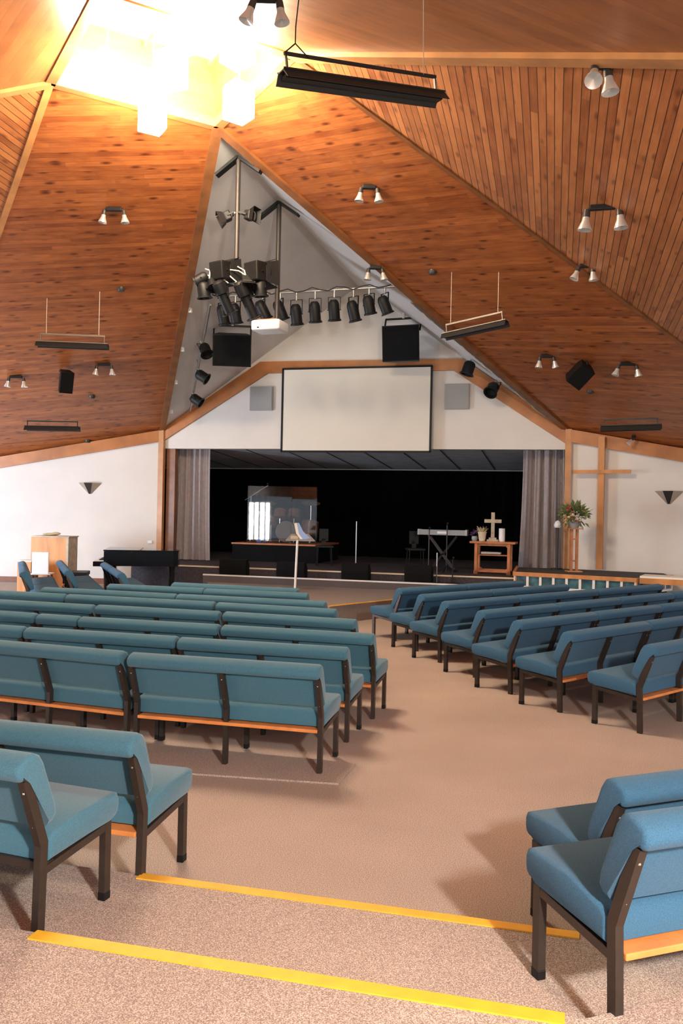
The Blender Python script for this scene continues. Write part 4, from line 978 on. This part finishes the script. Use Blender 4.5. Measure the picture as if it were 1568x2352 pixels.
# ------------------------------------------------------------------ grand piano and stool
pc_ = V((-3.88, 7.2, 0)); pa = math.radians(24)
t = thing('grand_piano', 'black grand piano with closed lid by the left end of the stage', 'piano', pc_, pa)
def outline(k=1.0, n=18):
    pts = [(-.80, -.62), (-.80, .72), (-.45, .74)]
    for i in range(n+1):
        u = i/n; pts.append((-.45+1.22*u, .74-.55*(.5-.5*math.cos(u*math.pi))-.12*u))
    for i in range(1, 7): a_ = i/6*math.pi/2; pts.append((.77+.10*math.sin(a_), -.30+.37*math.cos(a_)))
    pts += [(.84, -.55), (.74, -.62)]
    return [(x*k*.90, y*k) for x, y in pts]
o_ = outline()
mb = MB(); mb.prism([V((x*1.0, y, .66)) for x, y in o_ if True], (0, 0, .30)); mb.build('case', 'piano', t, 30)
mb = MB(); mb.prism([V((x*1.015, y*1.015, .965)) for x, y in o_], (0, 0, .022)); mb.build('lid', 'piano', t, 30)
mb = MB(); mb.box((-.80, .05, .70), (.26, 1.36, .10), bevel=.01); kb = mb.build('keybed', 'piano', t)
mb = MB(); mb.box((-.80, .05, .762), (.15, 1.22, .02)); mb.build('white_keys', 'plastic', kb)
mb = MB()
for i in range(36):
    if i % 7 not in (2, 6): mb.box((-.77, -.55+i*1.2/36, .78), (.09, .014, .02))
mb.build('black_keys', 'black', kb)
for x, y in ((-.66, -.50), (-.66, .58), (.62, -.30)):
    mb = MB(); mb.cyl((x, y, .66), (x, y, .06), .075, .05, 12); lg = mb.build('leg', 'piano', t, 40)
    mb = MB(); mb.cyl((x-.02, y, .03), (x+.02, y, .03), .03, n=12); mb.build('caster', 'cymbal', lg)
mb = MB(); mb.box((-.55, .05, .40), (.06, .22, .5)); mb.box((-.60, .05, .12), (.14, .26, .08)); mb.build('pedal_lyre', 'piano', t)
mb = MB(); mb.prism([(-.05, -.62, .985), (0.0, -.62, .985), (0.0, .45, .985), (-.05, .5, .985)], (0, 0, .012)); mb.build('lid_hinge', 'cymbal', t)
t = thing('piano_stool', 'black padded piano stool at the keyboard end of the grand piano', 'stool', pc_+Matrix.Rotation(pa, 3, 'Z') @ V((-1.25, -.12, 0)), pa)
mb = MB(); mb.box((0, 0, .47), (.36, .66, .08), bevel=.015); mb.build('seat', 'black', t)
for x in (-.14, .14):
    for y in (-.28, .28): mb = MB(); mb.cyl((x, y, .44), (x, y, 0), .022, .018); mb.build('leg', 'piano', t)

# ------------------------------------------------------------------ cabinet, box, white chair, extras at left
p = dep(127, 1285, 19.3); zt_ = dep(127, 1233, 19.3).z
t = thing('wooden_cabinet', 'tall plain orange wooden cabinet against the left wall', 'cabinet', (p.x, p.y, 0), HEAD-.10)
mb = MB(); mb.box((-.05, 0, zt_/2), (.80, .50, zt_)); mb.build('body', 'wood', t)
mb = MB(); mb.box((.375, 0, zt_/2), (.05, .50, zt_*.998)); mb.build('side_panel', 'oak', t)
mb = MB(); mb.box((0, 0, zt_+.012), (.84, .54, .024)); mb.build('top', 'oak', t)
mb = MB(); mb.box((-.10, -.255, .62), (.10, .02, .02)); mb.build('handle', 'steel', t)
q = V((p.x-.12, p.y, zt_+.026)); mb = MB(); mb.sphere((0, 0, .03), .2, 2, (1, .7, .16)); mb.sphere((.1, .03, .045), .12, 2, (1, .6, .3)); tag(mb.build('folded_cloth', 'flower_y', None, True, q), 'crumpled pinkish cloth lying on top of the wooden cabinet', 'cloth')
p = dep(64, 1310, 18.6); zt_ = dep(65, 1289, 18.6).z
t = thing('wooden_box', 'low orange wooden box left of the tall cabinet', 'box', (p.x, p.y, 0), HEAD-.1)
mb = MB(); mb.box((0, 0, zt_/2), (.30, .36, zt_)); mb.build('body', 'wood', t); mb = MB(); mb.box((0, 0, zt_+.012), (.33, .39, .024)); mb.build('lid', 'paper', t)
p = dep(97, 1320, 18.2); 
t = thing('white_chair', 'white plastic chair in front of the tall wooden cabinet', 'chair', (p.x, p.y, 0), HEAD+.1)
mb = MB(); mb.box((0, -.18, .66), (.34, .03, .46), bevel=.014, seg=3); mb.build('backrest', 'plastic', t); mb = MB(); mb.box((0, .03, .43), (.40, .42, .03), bevel=.012); mb.build('seat', 'plastic', t)
for x in (-.17, .17):
    for y in (-.17, .2): mb = MB(); mb.cyl((x, y, 0), (x*.9, y*.9, .42), .014); mb.build('leg', 'black', t)
